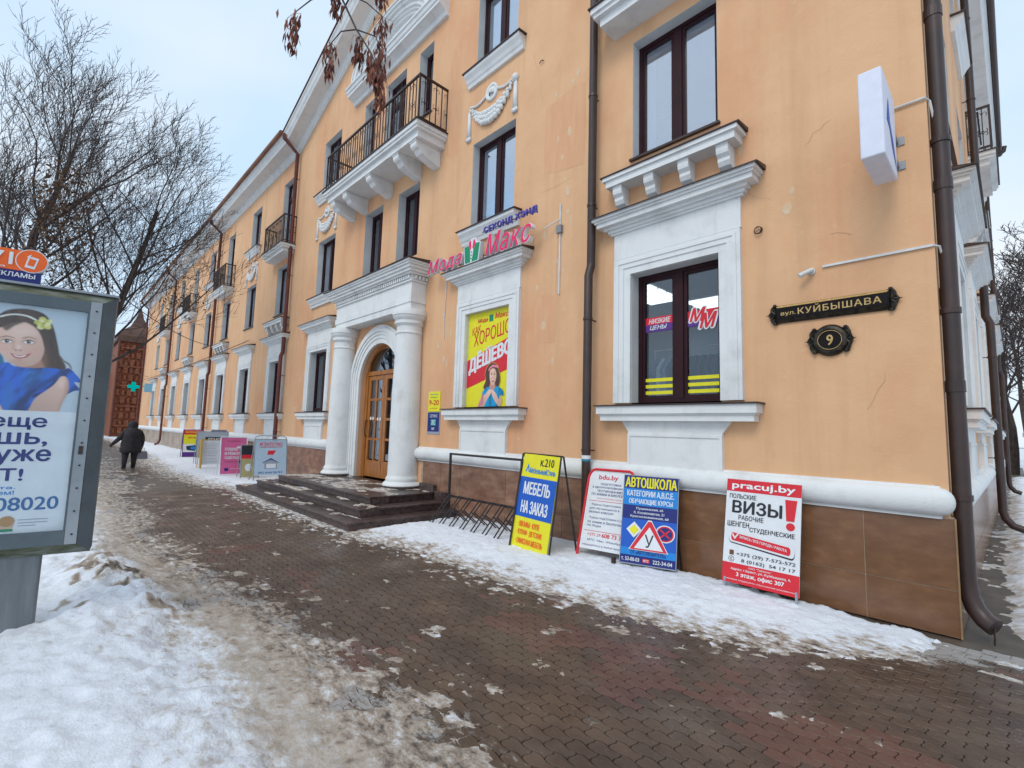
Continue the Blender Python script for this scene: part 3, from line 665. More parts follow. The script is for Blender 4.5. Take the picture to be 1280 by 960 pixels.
# ---- window kit (local: x along the wall, y into it, z up from the opening's foot)
def rect_ring(mb, x0, x1, z0, z1, t, y0, y1):
    mb.box(x0, x0+t, y0, y1, z0, z1); mb.box(x1-t, x1, y0, y1, z0, z1); mb.box(x0+t, x1-t, y0, y1, z1-t, z1); mb.box(x0+t, x1-t, y0, y1, z0, z0+t)
def kit(w, h, door=False, narrow=False, dep=0.16):
    k = {}
    mb = MB(); hw = w/2
    rect_ring(mb, -hw+.004, hw-.004, 0.004, h-.004, 0.055, dep, dep+.07)
    panes = []
    if narrow: cols = [(-hw+.055, hw-.055)]
    else:
        mb.box(-.055, .055, dep-.006, dep+.066, .055, h-.055)
        cols = [(-hw+.055, -.055), (.055, hw-.055)]
    zr = [(.055, h-.055)]
    if door:
        mb.box(-hw+.055, hw-.055, dep-.003, dep+.06, h-.62, h-.54)
        zr = [(.055, h-.62), (h-.54, h-.055)]
    for a, b in cols:
        for c, d in zr:
            rect_ring(mb, a+.001, b-.001, c+.001, d-.001, 0.045, dep+.012, dep+.06)
            panes.append((a+.046, b-.046, c+.046, d-.046))
    k['frame'] = mb
    pm = []
    for a, b, c, d in panes: pm.append(((a+b)/2, (c+d)/2, MB().box(-(b-a)/2, (b-a)/2, dep+.034, dep+.040, -(d-c)/2, (d-c)/2)))
    k['panes'] = pm
    mb = MB()   # reveal lining
    mb.box(-hw, -hw+.003, 0.001, dep+.08, 0, h); mb.box(hw-.003, hw, 0.001, dep+.08, 0, h); mb.box(-hw+.003, hw-.003, 0.001, dep+.08, h-.003, h)
    k['reveal'] = mb
    mb = MB(); o = dep+.09   # room behind
    D_ = 1.6; x0, x1 = -hw-.5, hw+.5
    mb.quad((x0, D_, -.7), (x1, D_, -.7), (x1, D_, h+.4), (x0, D_, h+.4)); mb.quad((x0, o, -.7), (x0, D_, -.7), (x0, D_, h+.4), (x0, o, h+.4)); mb.quad((x1, D_, -.7), (x1, o, -.7), (x1, o, h+.4), (x1, D_, h+.4))
    mb.quad((x0, o, h+.4), (x0, D_, h+.4), (x1, D_, h+.4), (x1, o, h+.4)); mb.quad((x0, D_, -.7), (x0, o, -.7), (x1, o, -.7), (x1, D_, -.7))
    for (a, b, c, d) in ((x0, -hw, -.7, h+.4), (hw, x1, -.7, h+.4), (-hw, hw, h, h+.4), (-hw, hw, -.7, 0)): mb.quad((a, o, c), (b, o, c), (b, o, d), (a, o, d))
    k['room'] = mb
    mb = MB()
    mb.box(-hw-.03, hw+.03, -.05, dep, -.035, -.005) ; k['flashing'] = mb
    return {a: ([(x, z, m_.mesh('pane')) for x, z, m_ in b] if a == 'panes' else b.mesh({'frame':'window','reveal':'window_reveal','room':'room_shell','flashing':'sill_flashing'}[a])) for a, b in k.items()}
def setm(me, m):
    me = me.copy(); me.materials.clear(); me.materials.append(m); return me
def place_window(k, x, z, glassm, roomm, rz=0, name='window', curtain=None, room=True, flash=True, side=False, h=1.76, w=1.2):
    key = (id(k), glassm.name, roomm.name)
    c = CACHE.setdefault(key, dict(frame=setm(k['frame'], FRAME), panes=[(a, b, setm(m_, glassm)) for a, b, m_ in k['panes']], reveal=setm(k['reveal'], REVEAL), room=setm(k['room'], roomm), flashing=setm(k['flashing'], METAL)))
    loc = (0, x, z) if side else (x, 0, z)
    o = inst(c['frame'], name, B, loc, PI/2 if side else 0)
    for a, b, m_ in c['panes']: inst(m_, 'pane', o, (a, 0, b))
    inst(c['reveal'], 'window_reveal', o)
    if room: inst(c['room'], 'room_shell', o)
    if flash: inst(c['flashing'], 'sill_flashing', o)
    if curtain:
        mb = MB(); a, b, hh = curtain; n = 14; vs = []
        for i in range(n+1):
            xx = a+(b-a)*i/n; yy = 0.33+0.02*math.sin(i*2.1)
            vs += [(xx, yy, hh[0]), (xx, yy, hh[1])]
        mb.add(vs, [(2*i, 2*i+2, 2*i+3, 2*i+1) for i in range(n)]); mb.build('curtain', CURT, o, smooth=True)
    return o
CACHE = {}
KG = kit(1.2, 1.76); KU = kit(1.2, 1.76); KP = kit(.92, 1.70, dep=.2); K3 = kit(1.16, 1.70); KD = kit(1.04, 2.63, door=True); KDC = kit(.96, 2.49, door=True); KN = kit(.57, 1.70, narrow=True, dep=.2)
# moulded surrounds built of butted strips (z0,z1,proud,halfwidth)
def strips(mb, lst):
    for z0, z1, p, hw in lst: mb.box(-hw, hw, -p, 0.0, z0, z1)
hood = MB(); strips(hood, [(2.00, 2.36, .045, .86), (2.36, 2.39, .075, .90), (2.39, 2.43, .10, .93), (2.43, 2.47, .14, .97), (2.47, 2.53, .21, 1.05), (2.53, 2.56, .235, 1.075), (2.56, 2.60, .265, 1.10)])
hoodf = MB(); hoodf.profx([(-.29, 2.602), (-.29, 2.59), (-.285, 2.59), (-.285, 2.608), (0, 2.66), (0, 2.602)], -1.13, 1.13)
cas = MB()
for t0, t1, p in ((0, .10, .045), (.10, .17, .060), (.17, .21, .072), (.21, .255, .060)):
    for s in (-1, 1):
        a, b = s*(.6+t0), s*(.6+t1); cas.box(a, b, -p, 0, 0, 1.76+t0*.9)
    cas.box(-.6-t1, .6+t1, -p-.001, 0, 1.76+t0*.9, 1.76+t1*.9)
sillm = MB(); strips(sillm, [(-.24, -.17, .15, 1.0), (-.17, -.15, .165, 1.015), (-.15, -.05, .19, 1.04)])
sillf = MB(); sillf.box(-1.07, 1.07, -.215, 0.0, -.048, -.032); sillf.box(-.6, .6, 0, .165, -.03, .002)
apr = MB(); apr.box(-.62, .62, -.05, 0, -.86, -.38)
apr.prism([(-.62, -.38), (.62, -.38), (.72, -.24), (-.72, -.24)], lambda p, q, t: (p, t, q), -.05, 0.0)
rect_ring(apr, -.62, .62, -.86, -.40, .035, -.064, -.05)
GKM = [(hood.mesh('window_hood', WHITE), 'window_hood'), (hoodf.mesh('hood_flashing', METAL), 'hood_flashing'), (cas.mesh('window_casing', WHITE), 'window_casing'), (sillm.mesh('window_sill', WHITE), 'window_sill'), (sillf.mesh('sill_flashing', METAL), 'sill_flashing'), (apr.mesh('window_apron', WHITE), 'window_apron')]
msill = MB(); msill.profx([(0, -.30), (-.05, -.30), (-.07, -.24), (-.09, -.22), (-.12, -.16), (-.17, -.10), (-.17, -.04), (0, -.03)], -.78, .78); MSILL = msill.mesh('window_sill', WHITE)
msf = MB(); msf.profx([(-.20, -.045), (-.20, -.03), (0.15, .0), (.15, -.03)], -.82, .82); MSF = msf.mesh('sill_flashing', METAL)
brk = MB(); brk.box(-.88, .88, -.24, 0, 0, .09); brk.box(-.92, .92, -.27, 0, .09, .14)
brf = MB(); brf.profx([(-.29, .142), (-.29, .155), (0, .19), (0, .142)], -.95, .95)
BRK = brk.mesh('bracket_shelf', WHITE); BRF = brf.mesh('shelf_flashing', METAL)
bp = [(0, 0), (-.20, 0), (-.20, -.07), (-.19, -.11), (-.15, -.15), (-.15, -.19), (-.12, -.24), (-.06, -.27), (0, -.27)]
bc = MB(); bc.profx(bp, -.07, .07); BCN = bc.mesh('bracket', WHITE)
def bracket_shelf(x, z):
    o = inst(BRK, 'bracket_shelf', B, (x, 0, z)); inst(BRF, 'shelf_flashing', o)
    for d in (-.72, -.24, .24, .72): inst(BCN, 'bracket', o, (d, 0, -.001))
def ground_window(x, **kw):
    o = place_window(KG, x, 2.02, kw.pop('glassm', GLASSD), kw.pop('roomm', ROOMD), flash=False, **kw)
    for me, nm in GKM: inst(me, nm, o)
    return o
# garland relief
def garland_mesh():
    mb = MB()
    def sph(c, r, n=6, sy=0.6): mb.lathe([(0.001, -r), (r*.7, -r*.7), (r, 0), (r*.7, r*.7), (0.001, r)], c, n)
    # swag of lobes between two knots, thicker at its middle
    rr = random.Random(2)
    for i in range(17):
        t = i/16; x = -.62+1.24*t; z = -.42+.42*(2*t-1)**2*1.0-.02; wd = .045+.075*math.sin(PI*t)
        for j in range(3): sph((x+rr.uniform(-.012, .012), -.028-.02*math.sin(PI*t), z+(j-1)*wd*.8+rr.uniform(-.01, .01)), wd*.44+.008)
    for i in range(12):
        for s in (-1, 1):
            t = i/11; sph((s*(.60-.42*t), -.022, .02+.02*t-.10*math.sin(PI*t)*.5), .026)
    mb2 = MB()
    for s in (-1, 1):
        mb.prism([(s*.66-.03, -.06), (s*.66+.03, -.06), (s*.66+.055, -.60), (s*.66-.055, -.60)], lambda p, q, t: (p, t, q), -.035, 0); mb.box(s*.66-.065, s*.66+.065, -.045, 0, -.67, -.60)
        mb.lathe([(.07, 0), (.07, .03), (.03, .05)], (0, 0, 0), 10)
    sph((s*.66, -.02, .0), .075); sph((0, -.02, .06), .075)
    # rosette disc facing out
    vs = []
    for r, y in ((.17, 0), (.17, -.035), (.12, -.035), (.115, -.022), (.07, -.022), (.065, -.045), (.03, -.055), (.001, -.056)):
        vs.append([(r*math.cos(2*PI*k/20), y, .06+r*math.sin(2*PI*k/20)) for k in range(20)])
    o = []
    for ring in vs: o += ring
    mb.add(o, [(i*20+k, (i+1)*20+k, (i+1)*20+(k+1) % 20, i*20+(k+1) % 20) for i in range(len(vs)-1) for k in range(20)])
    return mb.mesh('garland_relief', WHITE, smooth=True)
GAR = garland_mesh()
# balconies
def rail_kit():
    b = MB(); b.box(-.009, .009, -.009, .009, 0, 1); plain = b.mesh('baluster', IRON)
    b = MB(); b.box(-.009, .009, -.009, .009, 0, 1)
    for s in (-1, 1):
        for zc, sg in ((.86, 1), (.40, 1), (.48, -1)):
            b.tube([(s*(.01+.035*(1-math.cos(a))*.9), 0, zc+sg*.045*math.sin(a)) for a in np.linspace(0, 4.3, 8)], .006, 4)
    return plain, b.mesh('baluster', IRON)
BP, BS = rail_kit()
def balcony(x, hw, dep, zs, zr, brackets, floor_h=.22):
    mb = MB(); mb.box(-hw+.10, hw-.10, -dep+.10, 0, -floor_h-.06, -.16); mb.box(-hw+.03, hw-.03, -dep+.03, 0, -.16, -.10); mb.box(-hw, hw, -dep, 0, -.10, -.02)
    o = mb.build('balcony', WHITE, B, loc=(x, 0, zs)); 
    f = MB(); f.box(-hw-.03, hw+.03, -dep-.03, 0, -.019, .0); f.build('slab_flashing', METAL, o)
    H = zr-zs; r = MB(); a, y = hw-.05, -dep+.06
    r.box(-a-.02, a+.02, y-.02, y+.02, H-.03, H+.012); 
    for s in (-1, 1): r.box(s*a-.02, s*a+.02, y+.02, 0, H-.03, H+.012); r.box(s*a-.012, s*a+.012, y+.012, 0, .07, .09)
    r.box(-a, a, y-.012, y+.012, .07, .09)
    for s in (-1, 1): r.box(s*a-.016, s*a+.016, y-.016, y+.016, 0, H-.03)
    r.build('railing', IRON, o)
    nb = max(6, int(round(2*a/.125)))
    for i in range(1, nb):
        b_ = inst(BS if i % 3 == 1 else BP, 'baluster', o, (-a+2*a*i/nb, y, .0)); b_.scale = (1, 1, H-.03)
    ns = max(2, int(round(-y/.14)))
    for s in (-1, 1):
        for i in range(1, ns+1):
            b_ = inst(BS if i % 2 else BP, 'baluster', o, (s*a, y+(-y)*i/ns-.01, 0), PI/2); b_.scale = (1, 1, H-.03)
    for d in brackets:
        c = MB(); D2 = dep-.14
        c.profx([(0, 0), (-D2, 0), (-D2, -.10), (-D2+.03, -.14), (-D2+.10, -.17), (-D2+.15, -.24), (-D2*.45, -.30), (-.08, -.36), (0, -.37)], -.11, .11)
        c.box(-.13, .13, -D2-.02, 0, -.03, .0)
        c.build('bracket', WHITE, o, bevel=.008, loc=(d, 0, -floor_h-.061))
    return o

# ---- ground floor windows
shopwin = ground_window(-2.52, glassm=GLASSG, roomm=SHOP, room=False); shopwin['label'] = 'shop window with red and violet stripe and yellow bars'
posterwin = ground_window(-6.12, room=False)
for x in GX[3:]:
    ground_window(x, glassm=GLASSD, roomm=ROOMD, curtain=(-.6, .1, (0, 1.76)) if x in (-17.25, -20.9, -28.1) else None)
# ---- first floor
for i, x in enumerate(GX):
    if x is None: continue
    cu = {0: (-.6, -.42, (0, 1.76)), 1: (-.55, .6, (0, .62)), 3: (-.1, .25, (0, 1.76)), 4: (-.6, .6, (0, 1.7)), 5: (-.6, .3, (0, 1.7))}.get(i)
    w_ = place_window(KU, x, 5.44, GLASSU, ROOM, curtain=cu, flash=(i not in (1, 3)))
    if i == 0:
        for yy in (.45, .8, 1.15):
            q = MB(); q.box(-1.0, .9, yy-.07, yy+.07, 2.10, 2.13); q.build('ceiling_light', LAMP, w_)
    if i in (1, 3): inst(MSILL, 'window_sill', w_); inst(MSF, 'sill_flashing', w_)
    if x in DOORX: bracket_shelf(x, 5.02)
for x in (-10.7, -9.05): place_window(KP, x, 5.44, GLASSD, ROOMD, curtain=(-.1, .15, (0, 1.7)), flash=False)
# ---- second floor
for x in GX:
    if x is None: continue
    if x in DOORX:
        d_ = place_window(KD, x, 7.72, GLASSU, ROOM, name='balcony_door', flash=False)
        balcony(x, 1.02, .46, 7.70, 8.68, [])
    else:
        w_ = place_window(K3, x, 8.72, GLASSU, ROOM, flash=False, curtain=(-.5, .0, (0, 1.6)) if x in (-6.12, -20.9) else None); inst(MSILL, 'window_sill', w_); inst(MSF, 'sill_flashing', w_)
        inst(GAR, 'garland_relief', B, (x-.08, 0, 7.98), label='white plaster swag with rosette under a top-floor window')
place_window(KDC, -9.92, 7.86, GLASSU, ROOM, name='balcony_door', flash=False)
for x in (-11.265, -8.575): place_window(KN, x, 8.68, GLASSD, ROOMD)
balcony(-9.9, 2.28, .76, 7.83, 8.83, [-1.95, -1.25, 0.0, 1.25, 1.95], floor_h=.24)['label'] = 'long balcony over the porch on five white brackets'
# ---- side wing windows
for y in SY:
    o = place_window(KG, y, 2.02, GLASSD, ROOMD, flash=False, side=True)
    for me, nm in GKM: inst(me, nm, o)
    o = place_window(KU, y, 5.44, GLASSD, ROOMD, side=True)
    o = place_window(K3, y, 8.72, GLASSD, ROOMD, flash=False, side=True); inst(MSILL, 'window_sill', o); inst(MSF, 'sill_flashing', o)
for y in (5.45, 12.6):
    o = inst(BRK, 'bracket_shelf', B, (0, y, 5.02), PI/2); inst(BRF, 'shelf_flashing', o)
    for d in (-.72, -.24, .24, .72): inst(BCN, 'bracket', o, (d, 0, -.001))
sb = balcony(0, 1.02, .42, 7.70, 8.68, []); sb.location = (0, 9.0, 7.70); sb.rotation_euler = (0, 0, PI/2)

# ---- belt torus and plinth
def torus_profile(r0=.115, zc=1.10, n=12):
    p = [(0.0, zc-.14), (-.05, zc-.14)]
    for i in range(n+1):
        a = -PI/2+PI*i/n; p.append((-.04-.09*math.cos(a), zc+r0*math.sin(a)))
    p += [(-.03, zc+.135), (0, zc+.135)]
    return p
tp = torus_profile()
mb = MB(); mb.profx(tp, -8.12, -.09); mb.build('belt_moulding', WHITE, B, smooth=True)
mb = MB(); mb.profx(tp, XL, -11.75); mb.build('belt_moulding', WHITE, B, smooth=True)
mb = MB(); mb.prism(tp, lambda p, q, t: (-p, t, q), .30, YB); mb.build('belt_moulding', WHITE, B, smooth=True)
mb = MB(); mb.lathe([(-p+0.0005, q) for p, q in tp][1:-1], (-.09, 0, 0), 10, a0=-PI/2, a1=0, cap=False); mb.build('belt_moulding', WHITE, B, smooth=True)
mb = MB(); mb.box(XL, -11.9, -.022, 0, 0, .975); mb.box(-8.0, .018, -.022, 0, 0, .975); mb.box(0, .022, 0, YB, 0, .975); mb.build('plinth_bedding', GROUT, B)
TL = {}
def tile(x, z0, z1, w_, m, side=False):
    k = (round(z1-z0, 3), round(w_, 3), m.name)
    if k not in TL: mm = MB(); mm.box(.0035, w_-.0035, -.006, 0, .0035, z1-z0-.0035); TL[k] = mm.mesh('plinth_tile', m)
    inst(TL[k], 'plinth_tile', B, (.022, x, z0) if side else (x, -.022, z0), PI/2 if side else 0)
TW = .61
for i in range(14):
    x = -TW*(i+1)
    if x < -8.1: break
    m_ = TILED if x > -3.9 else TILEL; w_ = TW+.032 if i == 0 else TW
    tile(x, 0, .38, w_, m_); tile(x, .38, .97, w_, m_)
for i in range(62):
    x = -12.5-TW*i-.0
    if x < XL: break
    m_ = TILEL if x > -21 else TILEF
    tile(x, 0, .38, TW, m_); tile(x, .38, .97, TW, m_)
for i in range(27): tile(.02+TW*i, 0, .38, TW, TILED, True); tile(.02+TW*i, .38, .97, TW, TILED, True)
mb = MB(); mb.box(.026, .038, -.038, -.026, 0, .97); mb.build('corner_strip', mat('brass_strip', (.22, .13, .06), (.32, .2, .1), scale=9, rough=.4), B)

# ---- porch
ent = MB(); x0, x1 = -11.75, -8.16
ent.box(x0, x1, -.36, 0, 4.08, 4.22); ent.box(x0-.02, x1+.02, -.38, 0, 4.22, 4.34); ent.box(x0, x1, -.36, 0, 4.34, 4.66)
ent.box(x0-.03, x1+.03, -.40, 0, 4.66, 4.70)
ent.box(x0-.01, x1+.01, -.37, 0, 4.70, 4.80)
ent.box(x0-.10, x1+.10, -.45, 0, 4.80, 4.84)
for i, (z0, z1, p) in enumerate(((4.84, 4.90, .14), (4.90, 4.96, .18), (4.96, 5.00, .22), (5.00, 5.04, .25))): ent.box(x0-p, x1+p, -.36-p, 0, z0, z1)
E_ = ent.build('entablature', WHITE, B, bevel=.006)
f = MB(); f.profx([(-.64, 5.041), (-.64, 5.055), (0, 5.11), (0, 5.041)], x0-.28, x1+.28); f.build('entablature_flashing', METAL, E_)
dn = MB(); dn.box(0, .045, -.055, 0, 0, .075); DN = dn.mesh('dentil', WHITE)
nd = 42
for i in range(nd): inst(DN, 'dentil', E_, (x0+.02+(x1-x0-.085)*i/(nd-1), -.371, 4.713))
for i in range(4): inst(DN, 'dentil', E_, (x1+.011, -.36+.05+i*.085, 4.713), PI/2)
for cx in (-8.42, -11.48):
    s = MB(); cy = -.19
    s.lathe([(.335, .52), (.345, .56), (.335, .60), (.315, .62), (.31, .66), (.308, 1.6), (.295, 2.6), (.272, 3.52), (.272, 3.56), (.29, 3.575), (.29, 3.60), (.272, 3.615), (.272, 3.74)], (cx, cy, 0), 36)
    c = s.build('column', WHITE, B, smooth=True)
    t = MB(); t.lathe([(.41, .44), (.41, .46), (.375, .50), (.35, .52)], (cx, cy, 0), 36); t.build('column_base', WHITE, c, smooth=True)
    t = MB(); t.lathe([(.425, .385), (.425, .44)], (cx, cy, 0), 36); t.box(cx-.4, cx+.4, cy, 0, .385, .44); t.build('base_disc', GRANITE, c)
    t = MB(); t.lathe([(.285, 3.74), (.30, 3.76), (.30, 3.85), (.335, 3.88), (.36, 3.93), (.36, 3.95)], (cx, cy, 0), 36); t.lathe([(.375, 3.951), (.375, 4.02), (.36, 4.079)], (cx, cy, 0), 36)
    t.build('capital', WHITE, c, smooth=True)
    eg = MB(); eg.box(-.022, .022, -.018, 0, 0, .055); EG = eg.mesh('dentil', WHITE)
    for k in range(28):
        a = -PI+PI*k/27; q = inst(EG, 'dentil', c, (cx+.302*math.cos(a), cy+.302*math.sin(a), 3.775), a+PI/2)
# arch casing
def archring(mb, r0, r1, p, z0=.40):
    n = 24
    def P(r, a, y): return (XC+r*math.cos(a), y, AZ+r*math.sin(a))
    for i in range(n):
        a, b = PI*i/n, PI*(i+1)/n
        vs = [P(r0, a, -p), P(r1, a, -p), P(r1, b, -p), P(r0, b, -p), P(r0, a, 0), P(r1, a, 0), P(r1, b, 0), P(r0, b, 0)]
        mb.add(vs, [(0, 1, 2, 3), (1, 5, 6, 2), (0, 3, 7, 4)])
    for s in (-1, 1): mb.box(XC+s*r0, XC+s*r1, -p, 0, z0, AZ)
mb = MB(); archring(mb, AR, 1.05, .06); archring(mb, 1.05, 1.13, .08); archring(mb, 1.13, 1.2, .10); archring(mb, 1.2, 1.30, .125); archring(mb, 1.30, 1.36, .09)
mb.build('arch_casing', WHITE, B)
# doors
def door_leaf(x0, x1, z0, z1, rz=0, hinge=None):
    W = x1-x0; H = z1-z0; mb = MB(); mb2 = []
    st, bot = .115, .42
    zc = [bot+ (H-bot-.11)*i/4 for i in range(5)]
    mb.box(0, st, -.03, .03, 0, H); mb.box(W-st, W, -.03, .03, 0, H); mb.box(st, W-st, -.029, .029, 0, bot-.03); mb.box(st, W-st, -.029, .029, H-.11, H)
    mb.box(W/2-.03, W/2+.03, -.024, .024, bot-.03, H-.11)
    for z in zc[1:4]:
        mb.box(st, W/2-.03, -.024, .024, z-.03, z+.03); mb.box(W/2+.03, W-st, -.024, .024, z-.03, z+.03)
    o = mb.build('door', WOOD, B, bevel=.006, loc=(x0, .17, z0))
    zc[0] = bot-.03+.03
    for i in range(4):
        a = zc[i]+(.03 if i else 0); b = zc[i+1]-(.03 if i < 3 else 0)
        for (c, d) in ((st, W/2-.03), (W/2+.03, W-st)): q = MB(); q.box(c, d, -.003, .003, a, b); q.build('pane', GLASSD, o)
    return o
dl = door_leaf(-10.74, -9.955, .42, 2.86); dr = door_leaf(-9.945, -9.14, .42, 2.86)
h = MB(); h.tube([(.05, -.03, .95), (.05, -.09, .97), (.055, -.10, 1.15), (.05, -.09, 1.33), (.05, -.03, 1.35)], .012, 8); h.build('handle', IRON, dl, smooth=True)
for (uu, vv) in ((.2, 1.40), (.32, 1.40), (.55, 1.38), (.66, 1.38)):
    q = MB(); q.lathe([(.04, 0), (.04, .002)], (0, 0, 0), 14); k_ = q.build('door_sticker', PAPER, dl, loc=(uu, -.032, vv)); k_.rotation_euler = (PI/2, 0, 0)
mb = MB(); mb.box(-10.875, -10.745, .12, .21, .39, 2.95); mb.box(-9.135, -9.025, .12, .21, .39, 2.95); mb.box(-10.745, -9.135, .115, .215, 2.865, 2.97)
DFR = mb.build('door_frame', WOOD, B, bevel=.005)
mb = MB(); n = 20
def fan(r0, r1, y0, y1):
    zb = 2.972
    for i in range(n):
        a, b = PI*i/n, PI*(i+1)/n
        P = lambda r, t, y: (XC+r*math.cos(t), y, zb+(AZ+AR-zb)/AR*r*math.sin(t))
        mb.add([P(r0, a, y0), P(r1, a, y0), P(r1, b, y0), P(r0, b, y0), P(r0, a, y1), P(r1, a, y1), P(r1, b, y1), P(r0, b, y1)], [(0, 1, 2, 3), (1, 5, 6, 2), (0, 3, 7, 4), (4, 7, 6, 5)])
fan(.80, .925, .13, .20)
fl = mb.build('fanlight', WOOD, B)
mb = MB(); mb.ngon([(XC+.81*math.cos(PI*i/n), .168, 2.972+(AZ+AR-2.972)/AR*.81*math.sin(PI*i/n)) for i in range(n+1)]); mb.build('pane', GLASSD, fl)
mb = MB(); x0, x1, y0, y1, z0, z1 = -11.6, -8.3, .22, 3.0, .4, 3.8
for q in (((x0,y1,z0),(x1,y1,z0),(x1,y1,z1),(x0,y1,z1)), ((x0,y0,z0),(x0,y1,z0),(x0,y1,z1),(x0,y0,z1)), ((x1,y1,z0),(x1,y0,z0),(x1,y0,z1),(x1,y1,z1)), ((x0,y0,z1),(x0,y1,z1),(x1,y1,z1),(x1,y0,z1)), ((x0,y0,z0),(x1,y0,z0),(x1,y1,z0),(x0,y1,z0))): mb.quad(*q)
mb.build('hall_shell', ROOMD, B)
# steps of granite slabs
STEP = thing('porch_steps', 'dark granite porch steps dusted with slush under the two white columns', 'steps')
def slabs(x0, x1, yf, z0, z1, L=0.9, yb=0.0):
    n = int(round((x1-x0)/L))
    t = .035
    for i in range(n):
        a, b = x0+(x1-x0)*i/n, x0+(x1-x0)*(i+1)/n
        mb = MB(); mb.box(a+.002, b-.002, yf-.02, yf+.36, z1-t, z1); mb.box(a+.003, b-.003, yf, yf+.02, z0, z1-t-.001)
        mb.build('granite_slab', GRANITE, STEP, bevel=.004)
    for s, xx in ((-1, x0), (1, x1)):
        m2 = max(1, int(round((yb-yf-.36)/L)))
        for i in range(m2):
            a, b = yf+.362+(yb-yf-.362)*i/m2, yf+.362+(yb-yf-.362)*(i+1)/m2
            mb = MB(); 
            if s < 0: mb.box(xx-.018, xx+.36, a, b-.003, z1-t, z1); mb.box(xx, xx+.02, a, b-.003, z0, z1-t-.001)
            else: mb.box(xx-.36, xx+.018, a, b-.003, z1-t, z1); mb.box(xx-.02, xx, a, b-.003, z0, z1-t-.001)
            mb.build('granite_slab', GRANITE, STEP, bevel=.004)
        mb = MB(); (mb.box(xx, xx+.02, yf+.021, yf+.36, z0, z1-t-.001) if s < 0 else mb.box(xx-.02, xx, yf+.021, yf+.36, z0, z1-t-.001)); mb.build('granite_slab', GRANITE, STEP)
slabs(-12.72, -6.70, -2.14, 0.0, .13); slabs(-12.36, -7.04, -1.79, .13, .26); slabs(-12.0, -7.42, -1.42, .26, .39)
mb = MB(); mb.box(-11.63, -7.79, -1.055, 0, .30, .389); mb.build('landing', GRANITE, STEP)
mb = MB(); mb.box(-7.43, -7.05, -.10, -.04, .26, .42); mb.box(-7.9, -7.42, -.12, -.04, .39, .53); mb.build('granite_upstand', GRANITE, STEP, bevel=.004)
mb = MB()   # trodden slush on the treads
rs = np.random.RandomState(5)
def slush_sheet(x0, x1, y0, y1, z):
    xs = np.arange(x0, x1, .03); ys = np.arange(y0, y1+.001, .03); X, Y = np.meshgrid(xs, ys, indexing='ij')
    h = (fbm(X*2.2+z*90, Y*3.5, 5, .62)-.53)*.11 - .03*smoothstep(.10, .0, Y-y0); h = np.minimum(h, .016); Z = z+h
    nx, ny = X.shape; i = np.arange(nx*ny).reshape(nx, ny); f = np.stack([i[:-1,:-1], i[1:,:-1], i[1:,1:], i[:-1,1:]], -1).reshape(-1, 4); k = h.reshape(-1)[f].max(1) > 0
    mb.add([tuple(p) for p in np.stack([X, Y, Z], -1).reshape(-1, 3)], [tuple(q) for q in f[k]])
slush_sheet(-12.7, -6.72, -2.12, -1.80, .131); slush_sheet(-12.35, -7.06, -1.77, -1.43, .261); slush_sheet(-11.95, -7.45, -1.40, -.1, .391)
so_ = mb.build('slush_patches', SNOW, STEP, smooth=True, kind='stuff')
a = so_.data.attributes.new('speck', 'FLOAT', 'POINT'); a.data.foreach_set('value', np.full(len(so_.data.vertices), .6, np.float32))
a = so_.data.attributes.new('dirt', 'FLOAT', 'POINT'); a.data.foreach_set('value', np.clip(.34+rs.rand(len(so_.data.vertices))*.25, 0, 1).astype(np.float32))

# ---- cornice, roof, gable
cor = [(0, 10.98), (-.03, 10.98), (-.03, 11.04), (-.06, 11.05), (-.09, 11.12), (-.14, 11.16), (-.14, 11.20), (-.52, 11.20), (-.54, 11.22), (-.54, 11.27), (-.58, 11.32), (-.62, 11.42), (-.66, 11.46), (-.66, 11.50), (0, 11.52)]
cor = [(p*.92, q) for p, q in cor]
for a, b in ((XL-.3, -16.45), (-3.45, .0)): mb = MB(); mb.profx(cor, a, b); mb.build('cornice', WHITE, B)
mb = MB(); mb.prism(cor, lambda p, q, t: (-p*.72, t, q), -.45, YB+.2); mb.build('cornice', WHITE, B)
slope = (13.42-11.1)/(16.35+XC)
def rake(x0, x1):
    sg = 1 if x1 > x0 else -1
    m_ = MB(); n_ = len(cor); vs = [(x0, p, q) for p, q in cor]+[(x1, p, q+slope*abs(x1-x0)) for p, q in cor]
    fs = [tuple(range(n_)), tuple(range(2*n_-1, n_-1, -1))]+[(i, (i+1) % n_, n_+(i+1) % n_, n_+i) for i in range(n_)]
    return m_.add(vs, fs)
rake(-16.45, XC).build('raking_cornice', WHITE, B); rake(-3.45, XC).build('raking_cornice', WHITE, B)
def gutter(p0, p1):
    mb = MB(); mb.tube([p0, p1], .075, 10); mb.build('gutter', GUTTER, B, smooth=True)
gutter((XL-.3, -.66, 11.52), (-16.45, -.66, 11.52)); gutter((-3.45, -.66, 11.52), (.5, -.66, 11.52))
mb = MB(); mb.tube([(.50, -.66, 11.52), (.50, YB+.2, 11.52)], .07, 10); mb.build('gutter', PIPE, B, smooth=True)
mb = MB()
mb.quad((XL-.3, -.62, 11.54), (-16.45, -.62, 11.54), (-16.45, 4.5, 13.6), (XL-.3, 4.5, 13.6)); mb.quad((-3.45, -.62, 11.54), (.45, -.62, 11.54), (.45, 4.5, 13.6), (-3.45, 4.5, 13.6)); mb.quad((-16.45, .12, 11.84), (-3.45, .12, 11.84), (-3.45, 4.5, 13.6), (-16.45, 4.5, 13.6)); mb.quad((XL-.3, 4.5, 13.6), (.45, 4.5, 13.6), (.45, 9.4, 11.54), (XL-.3, 9.4, 11.54))
